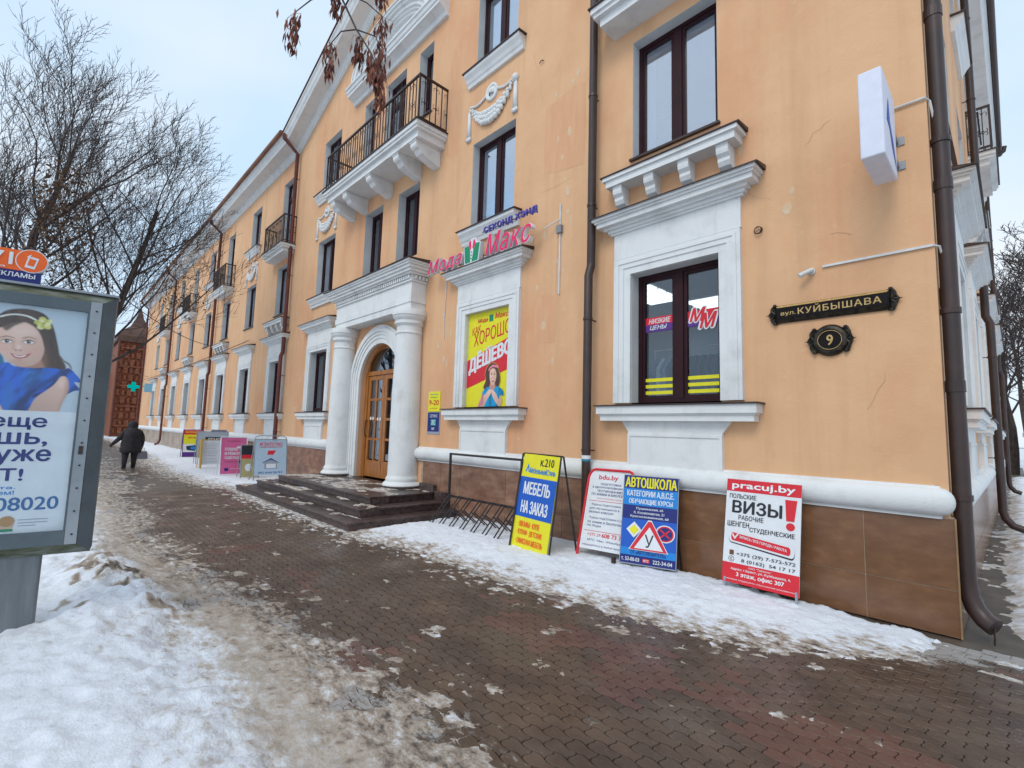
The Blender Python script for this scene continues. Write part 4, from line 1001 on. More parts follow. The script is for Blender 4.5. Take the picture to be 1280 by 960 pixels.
mb.quad((.45, -.62, 11.53), (.45, YB+.2, 11.53), (-4, YB+.2, 13.4), (-4, 4, 13.4)); mb.quad((-4, 4, 13.4), (-4, YB+.2, 13.4), (-8.3, YB+.2, 11.53), (-8.3, 4, 11.53))
for s in (-1, 1):
    xe = XC+s*6.5; mb.quad((xe, -.64, 11.545), (XC, -.64, 13.91), (XC, 5, 13.91), (xe, 5, 11.545)) if s < 0 else mb.quad((XC, -.64, 13.91), (xe, -.64, 11.545), (xe, 5, 11.545), (XC, 5, 13.91))
mb.build('roof', ROOFM, B)
# ---- lunette in the gable
lun = MB(); LZ = 11.02
def lring(r0, r1, p, mb=lun, n=34):
    for i in range(n):
        a, b = PI*i/n, PI*(i+1)/n
        P = lambda r, t, y: (XC+r*math.cos(t), y, LZ+r*math.sin(t)*.53)
        mb.add([P(r0, a, -p), P(r1, a, -p), P(r1, b, -p), P(r0, b, -p), P(r0, a, 0), P(r1, a, 0), P(r1, b, 0), P(r0, b, 0)], [(0, 1, 2, 3), (1, 5, 6, 2), (0, 3, 7, 4)])
lring(.62, 1.26, .02); lring(1.26, 1.36, .10); lring(1.36, 1.45, .15); lring(1.45, 1.60, .20); lring(1.60, 1.72, .26); lring(1.72, 1.84, .31); lring(1.84, 1.90, .34)
LU = lun.build('lunette', WHITE, B)
mb = MB(); mb.profx([(0, 10.62), (-.07, 10.62), (-.10, 10.70), (-.22, 10.76), (-.28, 10.78), (-.28, 10.84), (-.31, 10.86), (-.33, 10.93), (-.36, 10.95), (-.36, 10.99), (0, 11.02)], XC-2.2, XC+2.2)
mb.build('lunette_sill', WHITE, LU)
# ---- downpipes
def downpipe(x, m, y=-.13, side=False, r=.062, zt=10.95, kick=True, foot=True, jog=True):
    pts = [(x, -.62, 11.42), (x, -.60, 11.28), (x, y, zt-.05)] if kick else [(x, y, 11.0)]
    pts += [(x, y, 4.05), (x+.0, y-.0, 4.0)]
    if jog: pts += [(x, y-.055, 3.85)]
    yy = y-.055 if jog else y
    pts += [(x, yy, .42)]
    if foot: pts += [(x, yy-.03, .30), (x, yy-.12, .18), (x, yy-.26, .13)]
    if side: pts = [(-py, px, pz) for px, py, pz in pts]
    mb = MB(); mb.tube(pts, r, 14); o = mb.build('downpipe', m, B, smooth=True)
    for z in (1.35, 3.2, 4.9, 6.6, 8.3, 10.0):
        mb = MB(); cx, cy = (x, y if z > 4 else yy)
        if side: cx, cy = -cy, x
        mb.lathe([(r+.008, z), (r+.008, z+.035)], (cx, cy, 0), 14)
        if side: mb.box(0, cx-r, cy-.008, cy+.008, z+.008, z+.024)
        else: mb.box(cx-.008, cx+.008, cy+r, 0, z+.008, z+.024)
        mb.build('pipe_clamp', m, o)
    return o
downpipe(-3.72, PIPE, foot=False); downpipe(-16.3, PIPER); downpipe(-26.3, PIPER); downpipe(-37.6, PIPER); downpipe(XL+.25, PIPER)
downpipe(6.9, PIPE, side=True, kick=False); downpipe(16.4, PIPE, side=True); 
mb = MB(); cx, cy = .074, .10
mb.tube([(.45, -.2, 11.4), (cx, cy, 10.9), (cx, cy, 4.2), (cx, cy, .48), (cx+.012, cy-.01, .34), (cx+.045, cy-.02, .24), (cx+.10, cy-.05, .17), (cx+.155, cy-.08, .14)], [.05]+[.064]*2+[.064, .068, .070, .072, .075], 18)
cp = mb.build('downpipe', PIPE, B, smooth=True, label='thick brown downpipe at the building corner')
for z in (1.12, 2.75, 4.35, 6.1, 7.8): mb = MB(); mb.lathe([(.074, z), (.074, z+.05)], (cx, cy, 0), 18); mb.box(-.02, cx-.06, cy-.01, cy+.01, z+.015, z+.03); mb.build('pipe_clamp', PIPE, cp)
for z in (2.05, 3.9, 5.6): mb = MB(); mb.lathe([(.070, z), (.070, z+.10)], (cx, cy, 0), 18); mb.build('pipe_collar', PIPE, cp)
mb = MB(); mb.lathe([(.089, 1.18), (.089, 1.33)], (-3.72, -.185, 0), 14) if False else mb.lathe([(.066, 1.22), (.066, 1.25)], (-3.72, -.185, 0), 14)
mb.build('pipe_tape', flat('blue_tape', (.02, .22, .34)), B)
for z0, zz in ((1.25, 1.27),):
    mb = MB(); mb.lathe([(.066, z0), (.066, zz+.03)], (-3.72, -.185, 0), 14); mb.build('pipe_tape', PAPER, B)
# icicle-like shoe wire under the corner pipe
mb = MB(); mb.tube([(cx+.15, cy-.08, .13), (cx+.148, cy-.082, .05), (cx+.145, cy-.08, .0)], .006, 6); mb.build('pipe_icicle', IRON, cp)

# ---- small fittings and repairs on the plaster
mb = MB(); rr = random.Random(4)
def blob(x, z, rx, rz_, y=-.0025):
    k = 9; mb.ngon([(x+rx*rr.uniform(.6, 1.1)*math.cos(-2*PI*i/k), y, z+rz_*rr.uniform(.7, 1.1)*math.sin(-2*PI*i/k)) for i in range(k)][::-1])
for x, z in [(-4.5, 6.35), (-4.28, 6.38), (-4.42, 6.0), (-4.22, 7.2), (-4.12, 7.3), (-4.55, 7.15), (-4.35, 5.6), (-4.3, 5.4), (-4.3, 5.05), (-4.75, 4.8), (-4.5, 4.3), (-4.36, 4.1), (-5.1, 4.7), (-4.9, 3.95), (-4.75, 3.3), (-4.55, 2.7), (-4.3, 3.5), (-4.2, 4.9), (-1.15, 4.28), (-1.2, 4.1), (-7.4, 3.0), (-7.6, 3.3), (-7.3, 2.9), (-7.75, 3.6), (-7.2, 3.5), (-1.66, 5.0), (-7.5, 3.9), (-14.8, 4.9), (-14.5, 5.1), (-15.0, 4.4), (-15.3, 4.2), (-15.6, 5.2), (-14.9, 3.0), (-15.2, 3.2)]:
    blob(x+rr.uniform(-.02, .02), z, rr.uniform(.02, .05), rr.uniform(.04, .10))
mb.build('filler_patch', PATCH, B, kind='stuff')
REP = mat('reddish_repaint', (.645, .335, .185), (.70, .405, .225), scale=3, rough=.9, stretch=(3, 3, .5), lo=.3, hi=.7, bump=.3)
def patchpoly(pts, m, name):
    q = MB(); k = len(pts); q.ngon([(x, -.0022, z) for x, z in pts]); q.build(name, m, B)
patchpoly([(-4.80, 5.86), (-4.45, 5.78), (-3.98, 5.72), (-3.95, 6.3), (-3.97, 7.06), (-4.2, 7.12), (-4.55, 7.04), (-4.79, 7.0), (-4.81, 6.3)], REP, 'repainted_patch')
patchpoly([(-4.93, 3.02), (-4.50, 3.00), (-4.48, 3.72), (-4.70, 3.80), (-4.95, 3.74)], REP, 'repainted_patch')
patchpoly([(-7.62, 7.3), (-7.25, 7.2), (-7.20, 8.6), (-7.28, 9.6), (-7.58, 9.7), (-7.66, 8.5)], REP, 'repainted_patch')
patchpoly([(-15.5, 2.2), (-14.9, 2.15), (-14.85, 4.2), (-15.1, 4.9), (-15.45, 4.8)], REP, 'repainted_patch')
CRK = mat('dark_orange_crack_line', (.40, .23, .13), (.50, .29, .16), scale=9, rough=.95); rc = random.Random(8)  # hairline plaster cracks drawn as thin dark orange lines
q = MB()
for (x, z, dx, dz, n_) in ((-1.0, 4.75, .06, .012, 7), (-1.35, 4.25, -.07, .05, 7), (-.55, 1.9, .03, .10, 4), (-4.9, 5.55, .09, .01, 7), (-4.5, 3.75, .01, .13, 9), (-7.3, 5.6, .07, .11, 8), (-5.1, 8.2, .03, -.12, 8), (-.8, 3.7, .05, -.02, 5), (-7.0, 2.6, -.05, .02, 8), (-15.6, 6.2, .05, .14, 8), (-12.9, 7.4, .08, .03, 7)):
    P = [(x, z)]
    for k in range(n_): P.append((P[-1][0]+dx*rc.uniform(.4, 1.4)+rc.gauss(0, .02), P[-1][1]+dz*rc.uniform(.4, 1.4)+rc.gauss(0, .02)))
    for (a, b), (c, d) in zip(P[:-1], P[1:]):
        w_ = rc.uniform(.0008, .0022); L_ = max(1e-6, math.hypot(c-a, d-b)); nx, nz = -(d-b)/L_*w_, (c-a)/L_*w_
        q.quad((a-nx, -.003, b-nz), (c-nx, -.003, d-nz), (c+nx, -.003, d+nz), (a+nx, -.003, b+nz))
q.build('hairline_cracks', CRK, B, kind='stuff')
def wallthing(name, label, cat, mb, m, loc=(0,0,0), smooth=False, group=None, bevel=0):
    o = mb.build(name, m, None, smooth=smooth, bevel=bevel, loc=loc); return tag(o, label, cat, group)

strand = lambda ax, ay, k, amp: (lambda X, Y: 1+amp*(fbm((X*ay-Y*ax)*k+50, (X*ax+Y*ay)*k*.12+50, 4, .6)-.5)*2)
side = lambda cx, w, lo, hi: (lambda X, Y: np.clip(hi-(hi-lo)*np.abs(X-cx)/w, min(lo, hi), max(lo, hi)))
mul = lambda *fs: (lambda X, Y: np.prod([f(X, Y) for f in fs], 0))
blob_ = lambda cx, cy, rx, ry: [(cx+rx*math.cos(a), cy+ry*math.sin(a)) for a in np.linspace(0, 2*PI, 12)[:-1]]
fold = lambda ax, ay, k, lo, hi: (lambda X, Y: lo+(hi-lo)*smoothstep(.35, .68, fbm((X*ay-Y*ax)*k+9, (X*ax+Y*ay)*k*.3+9, 4, .55)))
grad = lambda x0, y0, x1, y1, a, b: (lambda X, Y: a+(b-a)*np.clip(((X-x0)*(x1-x0)+(Y-y0)*(y1-y0))/((x1-x0)**2+(y1-y0)**2), 0, 1))
# ============================================================ THINGS ON THE FACADE
# interior of the shop seen through its window
shop = thing('shop_interior', 'lit grey shop room behind the window with the yellow bars', 'shop interior', (-2.9, .3, 1.0))
mb = MB(); x0, x1, y0, y1, z0, z1 = -2.6, 2.2, 0.0, 4.2, -.0, 2.95
for q in (((x0,y1,z0),(x1,y1,z0),(x1,y1,z1),(x0,y1,z1)), ((x0,y0,z0),(x0,y1,z0),(x0,y1,z1),(x0,y0,z1)), ((x1,y1,z0),(x1,y0,z0),(x1,y0,z1),(x1,y1,z1)), ((x0,y0,z1),(x0,y1,z1),(x1,y1,z1),(x1,y0,z1)), ((x0,y0,z0),(x1,y0,z0),(x1,y1,z0),(x0,y1,z0))): mb.quad(*q)
mb.quad((x0, 0, z0), (-.22, 0, z0), (-.22, 0, z1), (x0, 0, z1)); mb.quad((.98, 0, z0), (x1, 0, z0), (x1, 0, z1), (.98, 0, z1)); mb.quad((-.22, 0, 2.78), (.98, 0, 2.78), (.98, 0, z1), (-.22, 0, z1)); mb.quad((-.22, 0, z0), (.98, 0, z0), (.98, 0, 1.02), (-.22, 0, 1.02))
mb.build('room_shell', SHOP, shop)
for (lx, ly, sx, sy) in ((-.75, 1.1, .32, .55), (-.15, 2.35, .40, .55), (-1.5, 3.3, .5, .3)):
    o = MB(); o.box(lx-sx, lx+sx, ly-sy, ly+sy, 2.90, 2.94); p_ = o.build('ceiling_light', PLASTIC, shop)
    for k in range(4):
        q = MB(); a = ly-sy+2*sy*(k+.12)/4; q.box(lx-sx+.03, lx+sx-.03, a, a+2*sy*.76/4, 2.885, 2.899); q.build('light_tube', LAMP, p_)
rack = thing('clothes_rack', 'rail of dark hanging clothes inside the shop window', 'clothes rack', (-2.75, .85, 1.0))
mb = MB(); mb.tube([(-.5, 0, 0), (-.5, 0, 1.85), (.75, 0, 1.85), (.75, 0, 0)], .015, 8); mb.build('rail', PLASTIC, rack)
GAR2 = [mat('dark_clothing', (.01, .01, .015), (.03, .03, .045), scale=9, rough=.9), mat('blue_grey_clothing', (.10, .14, .24), (.17, .2, .3), scale=9, rough=.9), mat('pale_clothing', (.35, .4, .45), (.5, .52, .55), scale=9, rough=.9)]
for i in range(12):
    x = -.45+i*.1; m_ = GAR2[0] if i > 2 else GAR2[(i % 2)+1]
    o = MB(); o.prism([(-.2, 1.0-.15*(i % 3)), (.2, 1.0-.15*(i % 3)), (.21, 1.55), (.05, 1.72), (-.05, 1.72), (-.21, 1.55)], lambda p, q, t: (x+t, p, q), -.03, .03); o.build('garment', m_, rack, bevel=.01)
# stickers on the shop window
st = thing('window_sticker', 'red and violet stripe lettered НИЗКИЕ ЦЕНЫ with ММ on the shop window', 'window sticker', (-2.52, .19, 2.02))
def half(u0, u1, z1, z0, rise=0.0): return Board(st, (u0, 0, z1), (1, 0, 0), (0, 0, -1), u1-u0, z1-z0)
bl = half(-.50, -.10, 1.165, .965)
bl.rect(0, 0, 1, .5, RED); bl.k = 1; bl.rect(0, .5, 1, 1, VIO)
bl.text('НИЗКИЕ', .12, .10, .92, .44, PAPER, .02, .25); bl.text('ЦЕНЫ', .16, .56, .78, .9, PAPER, .02, .25)
bl = half(.10, .50, 1.165, .965); bl.rect(0, 0, 1, .5, RED); bl.k = 1; bl.rect(0, .5, 1, 1, VIO)
bl.k = 2; bl.text('М', .06, -.18, .60, .74, PAPER, .085, .32); bl.k = 3; bl.text('М', .38, .20, .97, 1.22, PAPER, .085, .32); bl.k = 4; bl.text('М', .08, -.14, .58, .70, RED, .03, .32); bl.k = 5; bl.text('М', .41, .25, .94, 1.17, RED, .03, .32)
bars = thing('window_sticker', 'three yellow stripes along the foot of the shop window', 'window sticker', (-2.52, .19, 2.02))
for (a, b) in ((-.50, -.10), (.10, .50)):
    for z in (.12, .205, .29):
        q = MB(); q.box(a, b, -.0015, 0, z, z+.045); q.build('yellow_stripe', YEL, bars)
# poster in the next window
pt = thing('window_poster', 'yellow sale poster with dark-haired woman in blue shirt filling the window beside the porch', 'poster', (-6.12, .055, 2.02))
mb = MB(); mb.box(-.597, .597, 0, .02, 0.003, 1.755); mb.build('poster_panel', YEL, pt)
W = Board(pt, (-.597, -.0, 1.755), (1, 0, 0), (0, 0, -1), 1.194, 1.752)
W.k = 1; W.poly([(0, .50), (1, .30), (1, .62), (0, .80)], RED)
W.text('Мода', .22, .065, .46, .115, RED, .02, .25, rise=.0); W.text('Макс', .62, .04, .92, .095, RED, .02, .25)
W.rect(.49, .045, .58, .115, GRN, 2)
W.text('КАК', .10, .155, .30, .235, RED, .01, 0, rise=.03); W.text('ХОРОШО', .14, .215, .97, .36, RED, .006, 0, rise=.10)
W.k = 2; W.text('что', .42, .385, .58, .425, PAPER, .03, 0, rise=.02)
W.text('ДЁШЕВО', .05, .455, .99, .66, PAPER, .04, 0, rise=.17)
LW = [
 ([(.44, -.66), (.49, -.585), (.58, -.553), (.69, -.572), (.76, -.65), (.785, -.74), (.76, -.80), (.80, -.86), (.66, -.855), (.50, -.85), (.41, -.80), (.46, -.73)], (.085, .035, .025), .012, 1, strand(.2, -1, 22, .8)),
 ([(.575, -.76), (.66, -.76), (.68, -.81), (.62, -.85), (.55, -.81)], (.55, .28, .20), .01, 1, None),
 ([(.55, -.64), (.60, -.612), (.665, -.622), (.698, -.675), (.685, -.735), (.635, -.782), (.58, -.765), (.552, -.71)], (.80, .50, .38), .010, 1, grad(.57, -.66, .69, -.74, 1.05, .80)),
 ([(.52, -.615), (.60, -.575), (.72, -.59), (.725, -.61), (.60, -.597), (.53, -.635)], (.75, .22, .35), .006, 1, None),
 (blob_(.590, -.667, .018, .007), (.06, .03, .03), .006, .9, None), (blob_(.655, -.672, .018, .007), (.06, .03, .03), .006, .9, None),
 ([(.57, -.648), (.59, -.642), (.61, -.650), (.59, -.648)], (.1, .05, .04), .005, .8, None), ([(.64, -.652), (.66, -.646), (.68, -.655), (.66, -.652)], (.1, .05, .04), .005, .8, None),
 (blob_(.622, -.700, .010, .006), (.55, .28, .20), .008, .6, None), (blob_(.624, -.733, .026, .019), (.50, .06, .07), .005, 1, None), (blob_(.624, -.727, .018, .008), (.88, .86, .84), .004, .9, None),
 ([(.40, -.84), (.50, -.80), (.56, -.805), (.62, -.85), (.68, -.805), (.74, -.80), (.84, -.835), (.87, -.89), (.78, -.90), (.77, -1.0), (.44, -1.0), (.46, -.90), (.38, -.89)], (.0, .23, .46), .007, 1, fold(.4, 1, 16, .55, 1.35)),
 ([(.40, -.90), (.47, -.865), (.54, -.825), (.585, -.825), (.60, -.85), (.56, -.885), (.49, -.94), (.43, -1.0), (.37, -.98)], (.80, .50, .38), .008, 1, grad(.5, -.83, .45, -.98, 1.05, .75)),
 ([(.60, -.83), (.64, -.835), (.70, -.87), (.76, -.925), (.80, -.90), (.84, -.94), (.79, -1.0), (.70, -.96), (.62, -.885)], (.80, .50, .38), .008, 1, grad(.63, -.84, .78, -.97, 1.05, .72)),
 ([(.38, -.89), (.42, -.86), (.41, -.97), (.35, -1.0), (.29, -1.0)], (.62, .20, .28), .010, .95, strand(.2, -1, 22, .6))]
picture(pt, lambda x, y: W.pt(x, -y, 6), .27, .90, -.998, -.545, 110, 120, LW, (.78, .72, .02), clear=True)
# illuminated letters
LET = thing('shop_sign', 'raised red letters Мода Макс with green shirt logo between porch and poster window', 'shop sign', (-6.2, -.3, 4.6))
def letters(s, x0, x1, z0, z1, face, side, dep, y=0.0, bold=.02, shear=.3, edge=.05, rise=0.0):
    v, f = textverts(s, bold, shear, 1.1); vb, fb = textverts(s, bold+edge, shear, 1.1)
    ex = (x1-x0)*.012; 
    def solid(v, f, a, b, c, d, ya, yb, m, name):
        P = [(a+p[0]*(b-a), p[1]*(d-c)+c+rise*p[0]) for p in v]; n_ = len(P)
        vs = [(x, ya, z) for x, z in P]+[(x, yb, z) for x, z in P]; ec = {}
        fs = [tuple(q) for q in f]+[tuple(n_+i for i in reversed(q)) for q in f]
        for q in f:
            for i in range(len(q)): e = (q[i], q[(i+1) % len(q)]); ec[tuple(sorted(e))] = ec.get(tuple(sorted(e)), [])+[e]
        fs += [(e[0][1], e[0][0], n_+e[0][0], n_+e[0][1]) for e in ec.values() if len(e) == 1]
        mb = MB(); mb.add(vs, fs); return mb.build(name, m, LET)
    solid(vb, fb, x0-ex, x1+ex, z0-.012, z1+.012, y, y+dep, side, 'letter_body')
    solid(v, f, x0, x1, z0, z1, y-.006, y-.001, face, 'letter_face')
letters('Мода', -1.47, -.36, .035, .35, MAG, PAPER, .09, bold=.04, edge=.035); letters('Макс', .30, 1.42, .035, .42, MAG, PAPER, .09, bold=.04, edge=.035)
letters('СЕКОНД ХЭНД', .25, 1.52, .47, .58, flat('blue_violet_enamel', (.10, .09, .42)), flat('blue_violet_enamel', (.10, .09, .42)), .03, edge=.0, bold=.03, rise=.0, shear=0)
mb = MB(); mb.box(.20, 1.54, .0, .015, .505, .515); mb.build('letter_rail', IRON, LET)
lg = Board(LET, (-.30, -.0, .50), (1, 0, 0), (0, 0, -1), .46, .50)
mb = MB(); mb.prism([(-.28, .02), (.12, .02), (.17, .36), (.07, .38), (.02, .47), (-.12, .47), (-.16, .38), (-.31, .36)], lambda p, q, t: (p+.0, t, q), 0, .09); mb.build('logo_body', PAPER, LET)
lg.k = 1; lg.poly([(.09, .93), (.42, .93), (.38, .5), (.27, .28), (.02, .30)], GRN, 2); lg.poly([(.50, .93), (.87, .93), (.97, .30), (.72, .28), (.60, .5)], GRN, 2)
lg.poly([(.28, .26), (.38, .5), (.46, .40), (.42, .12), (.33, .12)], MAG, 2); lg.poly([(.60, .5), (.72, .26), (.66, .12), (.58, .12), (.52, .40)], MAG, 2)
for v in (.56, .68, .80): lg.ell(.47, v, .035, .03, GRN, 3, 10)
mb = MB()
for x in (-1.2, -.5, .0, .6, 1.2): mb.tube([(x, .09, .2), (x, .29, .2)], .008, 6)
mb.build('stand_off', IRON, LET)
# cables
CB = thing('cable_conduit', 'white cable conduit with grey junction box right of the red shop letters', 'conduit', (-4.42, 0, 4.8))
mb = MB(); mb.box(-.012, .012, -.022, -.002, -1.05, .42); mb.tube([(0, -.02, .16), (-.22, -.15, .03)], .01, 6); mb.build('conduit_pipe', PLASTIC, CB)
mb = MB(); mb.box(-.05, .05, -.06, 0, -.07, .06); mb.build('junction_box', flat('grey_plastic', (.25, .25, .26)), CB, bevel=.006)
mb = MB(); mb.tube([(0, -.012, .42), (.01, -.014, .0), (-.02, -.012, -.55), (.0, -.01, -.95)], .008, 6); wallthing('cable_conduit', 'thin white cable running down between porch and poster window', 'conduit', mb, PLASTIC, (-7.42, 0, 4.35))
mb = MB(); mb.box(0, .86, -.022, -.002, 0, .022); mb.tube([(.86, -.012, .011), (.90, .02, .0), (.92, .1, -.12)], .01, 6); wallthing('cable_conduit', 'long white conduit strip above the street name plate', 'conduit', mb, PLASTIC, (-.87, 0, 3.36))
mb = MB(); mb.tube([(0, -.02, 0), (.26, -.02, 0.0), (.29, .03, -.02), (.33, .10, -.38)], .011, 6); wallthing('cable_conduit', 'white cable from the projecting light box round the corner', 'conduit', mb, PLASTIC, (-.27, 0, 4.78))
cm_ = thing('security_camera', 'small white security camera above the street name plate', 'camera', (-.97, 0, 3.34))
mb = MB(); mb.lathe([(.035, 0), (.035, .02), (.012, .03)], (0, 0, 0), 12); q = mb.build('mount', PLASTIC, cm_); q.rotation_euler = (PI/2, 0, 0)
mb = MB(); mb.tube([(.02, -.05, .01), (-.09, -.11, -.05)], [.022, .026], 12); mb.tube([(0, 0, 0), (0, -.06, .0)], .008, 6); mb.build('camera_body', PLASTIC, cm_, smooth=True)
mb = MB()
for k in range(3): mb.tube([(.045*math.cos(a)*(1-.1*k), -.02-.008*k, .04*math.sin(a)) for a in np.linspace(0, 2*PI, 14)], .004, 5)
wallthing('cable_coil', 'small coil of dark cable left of the white security camera', 'cable', mb, IRON, (-1.48, 0, 3.93))
mb = MB(); mb.tube([(.045*math.cos(a), -.03, .03*math.sin(a)) for a in np.linspace(0, PI, 9)], .008, 6); wallthing('wall_hook', 'small iron hook high on the wall near the brown downpipe', 'hook', mb, IRON, (-4.9, 0, 7.9))
# light box
LB = thing('light_box', 'white projecting light box with blue mark near the building corner', 'light box', (-.30, 0, 3.98))
mb = MB(); mb.box(-.085, .085, -.78, -.16, 0.02, .80); mb.build('box_body', LILAC, LB, bevel=.012)
mb = MB()
for z in (.20, .44): mb = MB(); mb.box(.045, .085, -.16, -.012, z, z+.04); mb.box(.035, .13, -.012, 0, z-.02, z+.06); mb.build('wall_bracket', ALUL, LB)
q = Board(LB, (.085, -.78, .80), (0, 1, 0), (0, 0, -1), .62, .78)
q.poly([(.25, .52), (.42, .20), (.50, .48), (.70, .62), (.95, .92), (.60, .72), (.45, .56)], BLUE, 2)
mb = MB(); mb.tube([(0, -.42, .80), (0, 0.0, .80)], .009, 6); mb.build('feed_cable', PLASTIC, LB)
# street plaque and number
def scroll_end(mb, x, s, h, y=-.03):
    mb.prism([(x-s*.03, -h*.5), (x+s*.02, -h*.52), (x+s*.045, -h*.2), (x+s*.06, 0), (x+s*.045, h*.2), (x+s*.02, h*.52), (x-s*.03, h*.5)], lambda p, q, t: (p, t, q), -.02, 0)
    for k in range(2):
        sg = 1 if k else -1
        mb.tube([(x+s*(.0+.035*math.sin(t*PI)), y, sg*h*(.5-.46*t)) for t in np.linspace(0, 1, 9)], .011, 6)
        mb.tube([(x+s*(.012+.05*t), y, sg*(h*.34)*(1-t)) for t in np.linspace(0, 1, 6)], .008, 6)
        mb.lathe([(.016, -.012), (.018, 0), (.016, .012)], (x, y, sg*h*.5), 8)
    mb.tube([(x+s*.02, y, 0), (x+s*.085, y, 0)], [.010, .003], 6)
PLQ = thing('street_sign', 'long black and bronze street plaque reading вул. КУЙБЫШАВА', 'street sign', (-.825, 0, 2.93))
mb = MB(); mb.prism([(-.50, -.095), (.50, -.095), (.50, .095), (-.50, .095)], lambda p, q, t: (p, t, q), -.02, 0)
hw, hh = .50, .095
vs = [(-hw, -.02, -hh), (hw, -.02, -hh), (hw, -.02, hh), (-hw, -.02, hh), (-hw+.02, -.045, -hh+.045), (hw-.02, -.045, -hh+.045), (hw-.02, -.045, hh-.03), (-hw+.02, -.045, hh-.03)]
mb.add(vs, [(0, 1, 5, 4), (1, 2, 6, 5), (2, 3, 7, 6), (3, 0, 4, 7)]); scroll_end(mb, -.50, -1, .20); scroll_end(mb, .50, 1, .20); mb.build('plaque_frame', BRONZE, PLQ, smooth=False)
mb = MB(); mb.box(-.478, .478, -.046, -.040, -.048, .064); mb.build('plaque_field', BLACKE, PLQ)
mb = MB(); mb.add([(-hw+.01, -.026, hh-.004), (-hw+.03, -.047, hh-.026), (hw-.03, -.047, hh-.026), (hw-.01, -.026, hh-.004)], [(0, 1, 2, 3)]); mb.build('plaque_edge', GOLD, PLQ)
q = Board(PLQ, (-.478, -.0465, .064), (1, 0, 0), (0, 0, -1), .956, .112)
q.text('вул.', .045, .46, .19, .84, GOLD, .02); q.text('КУЙБЫШАВА', .215, .06, .95, .80, GOLD, .015, space=1.12)
NUM = thing('house_number', 'round black and bronze house number 9 under the street plaque', 'house number', (-.825, 0, 2.60))
mb = MB(); rings = []
for r, y in ((1.0, 0), (1.0, -.02), (.93, -.038), (.80, -.048), (.68, -.050), (.64, -.032)): rings.append([(.158*r*math.cos(2*PI*k/32), y, .160*r*math.sin(2*PI*k/32)) for k in range(32)])
mb.add([p for r in rings for p in r], [(i*32+k, (i+1)*32+k, (i+1)*32+(k+1) % 32, i*32+(k+1) % 32) for i in range(5) for k in range(32)]); scroll_end(mb, -.135, -1, .24); scroll_end(mb, .135, 1, .24)
mb.build('number_frame', BRONZE, NUM, smooth=True)
q = Board(NUM, (-.1, -.034, .1), (1, 0, 0), (0, 0, -1), .2, .2); q.ell(.5, .5, .50, .46, BLACKE, 0); q.text('9', .37, .24, .63, .76, GOLD, .02, lay=2)
q.ring(.5, .5, .53, .49, .05, GOLD, 7)
PL2 = thing('street_sign', 'dark street plaque round the corner on the side wall', 'street sign', (0, .42, 2.93))
mb = MB(); mb.box(0, .04, -.25, .75, -.095, .095); mb.build('plaque_frame', BRONZE, PL2, bevel=.012)
q = Board(PL2, (.041, -.22, .07), (0, 1, 0), (0, 0, -1), .94, .14); q.rect(0, 0, 1, 1, BLACKE, 0); q.text('КУЙБЫШАВА', .2, .2, .95, .8, GOLD, .015, lay=1)
# small plates by the door
S1 = thing('wall_sign', 'small yellow opening hours plate 9-20 right of the porch', 'sign', (-7.66, 0, 1.98)); mb = MB(); mb.box(-.20, .20, -.015, 0, -.03, .37); mb.build('sign_panel', YEL, S1)
q = Board(S1, (-.2, -.0152, .37), (1, 0, 0), (0, 0, -1), .4, .40); q.text('9-20', .08, .42, .90, .68, RED, .02); q.text('Мода Макс', .15, .10, .85, .18, SKYB, .01); q.text('РЕЖИМ РАБОТЫ', .2, .26, .8, .32, GRN, .01); q.text('БЕЗ ВЫХОДНЫХ', .2, .82, .8, .88, RED, .01)
S2 = thing('wall_sign', 'small dark blue plate with green mark under the yellow hours plate', 'sign', (-7.66, 0, 1.62)); mb = MB(); mb.box(-.215, .215, -.012, 0, -.12, .32); mb.build('sign_panel', GREYP, S2)
q = Board(S2, (-.195, -.0125, .31), (1, 0, 0), (0, 0, -1), .39, .38); q.rect(0, 0, 1, 1, NAVY, 1); q.text('СЕРВИС', .18, .10, .85, .26, PAPER, .01, lay=2); q.rect(.28, .36, .72, .68, flat('teal_print', (.0, .35, .33)), 2); q.text('ЭС', .34, .40, .66, .64, PAPER, .02, lay=3); q.text('ЛИФТ', .35, .78, .62, .92, PAPER, .02, lay=2)
# pharmacy cross
PC = thing('pharmacy_cross', 'glowing green pharmacy cross projecting from the far facade', 'sign', (-44.0, 0, 4.0))
mb = MB(); mb.prism([(-.11, -.34), (.11, -.34), (.11, -.11), (.34, -.11), (.34, .11), (.11, .11), (.11, .34), (-.11, .34), (-.11, .11), (-.34, .11), (-.34, -.11), (-.11, -.11)], lambda p, q, t: (t, p-1.15, q+.05), -.12, .12); mb.build('cross_body', CROSSM, PC)
mb = MB(); mb.box(-.08, .08, -.52, -.05, -.28, .35); mb.build('blue_panel', flat('pale_blue_acrylic', (.25, .50, .62)), PC); mb = MB(); mb.tube([(0, 0, .1), (0, -.6, .1)], .03, 6); mb.build('arm', IRON, PC)
# overhead cables
for i, (a, b, sag, lab) in enumerate([((-13.5, -6.6, 6.2), (-26.5, -.05, 5.3), .6, 'dark overhead cable sagging from the trees to the far facade'), ((-16, -5.9, 5.0), (-46, -.1, 5.0), .5, 'lower overhead cable reaching the pharmacy end of the facade'), ((-20.3, -.12, 4.85), (-48, -.12, 4.9), .12, 'cable strung along the facade just over the ground-floor window hoods')]):
    a, b = Vector(a), Vector(b); mb = MB(); mb.tube([a.lerp(b, t)-Vector((0, 0, 4*sag*t*(1-t))) for t in np.linspace(0, 1, 24)], .014, 5)
    tag(mb.build('overhead_cable', IRON), lab, 'cable')

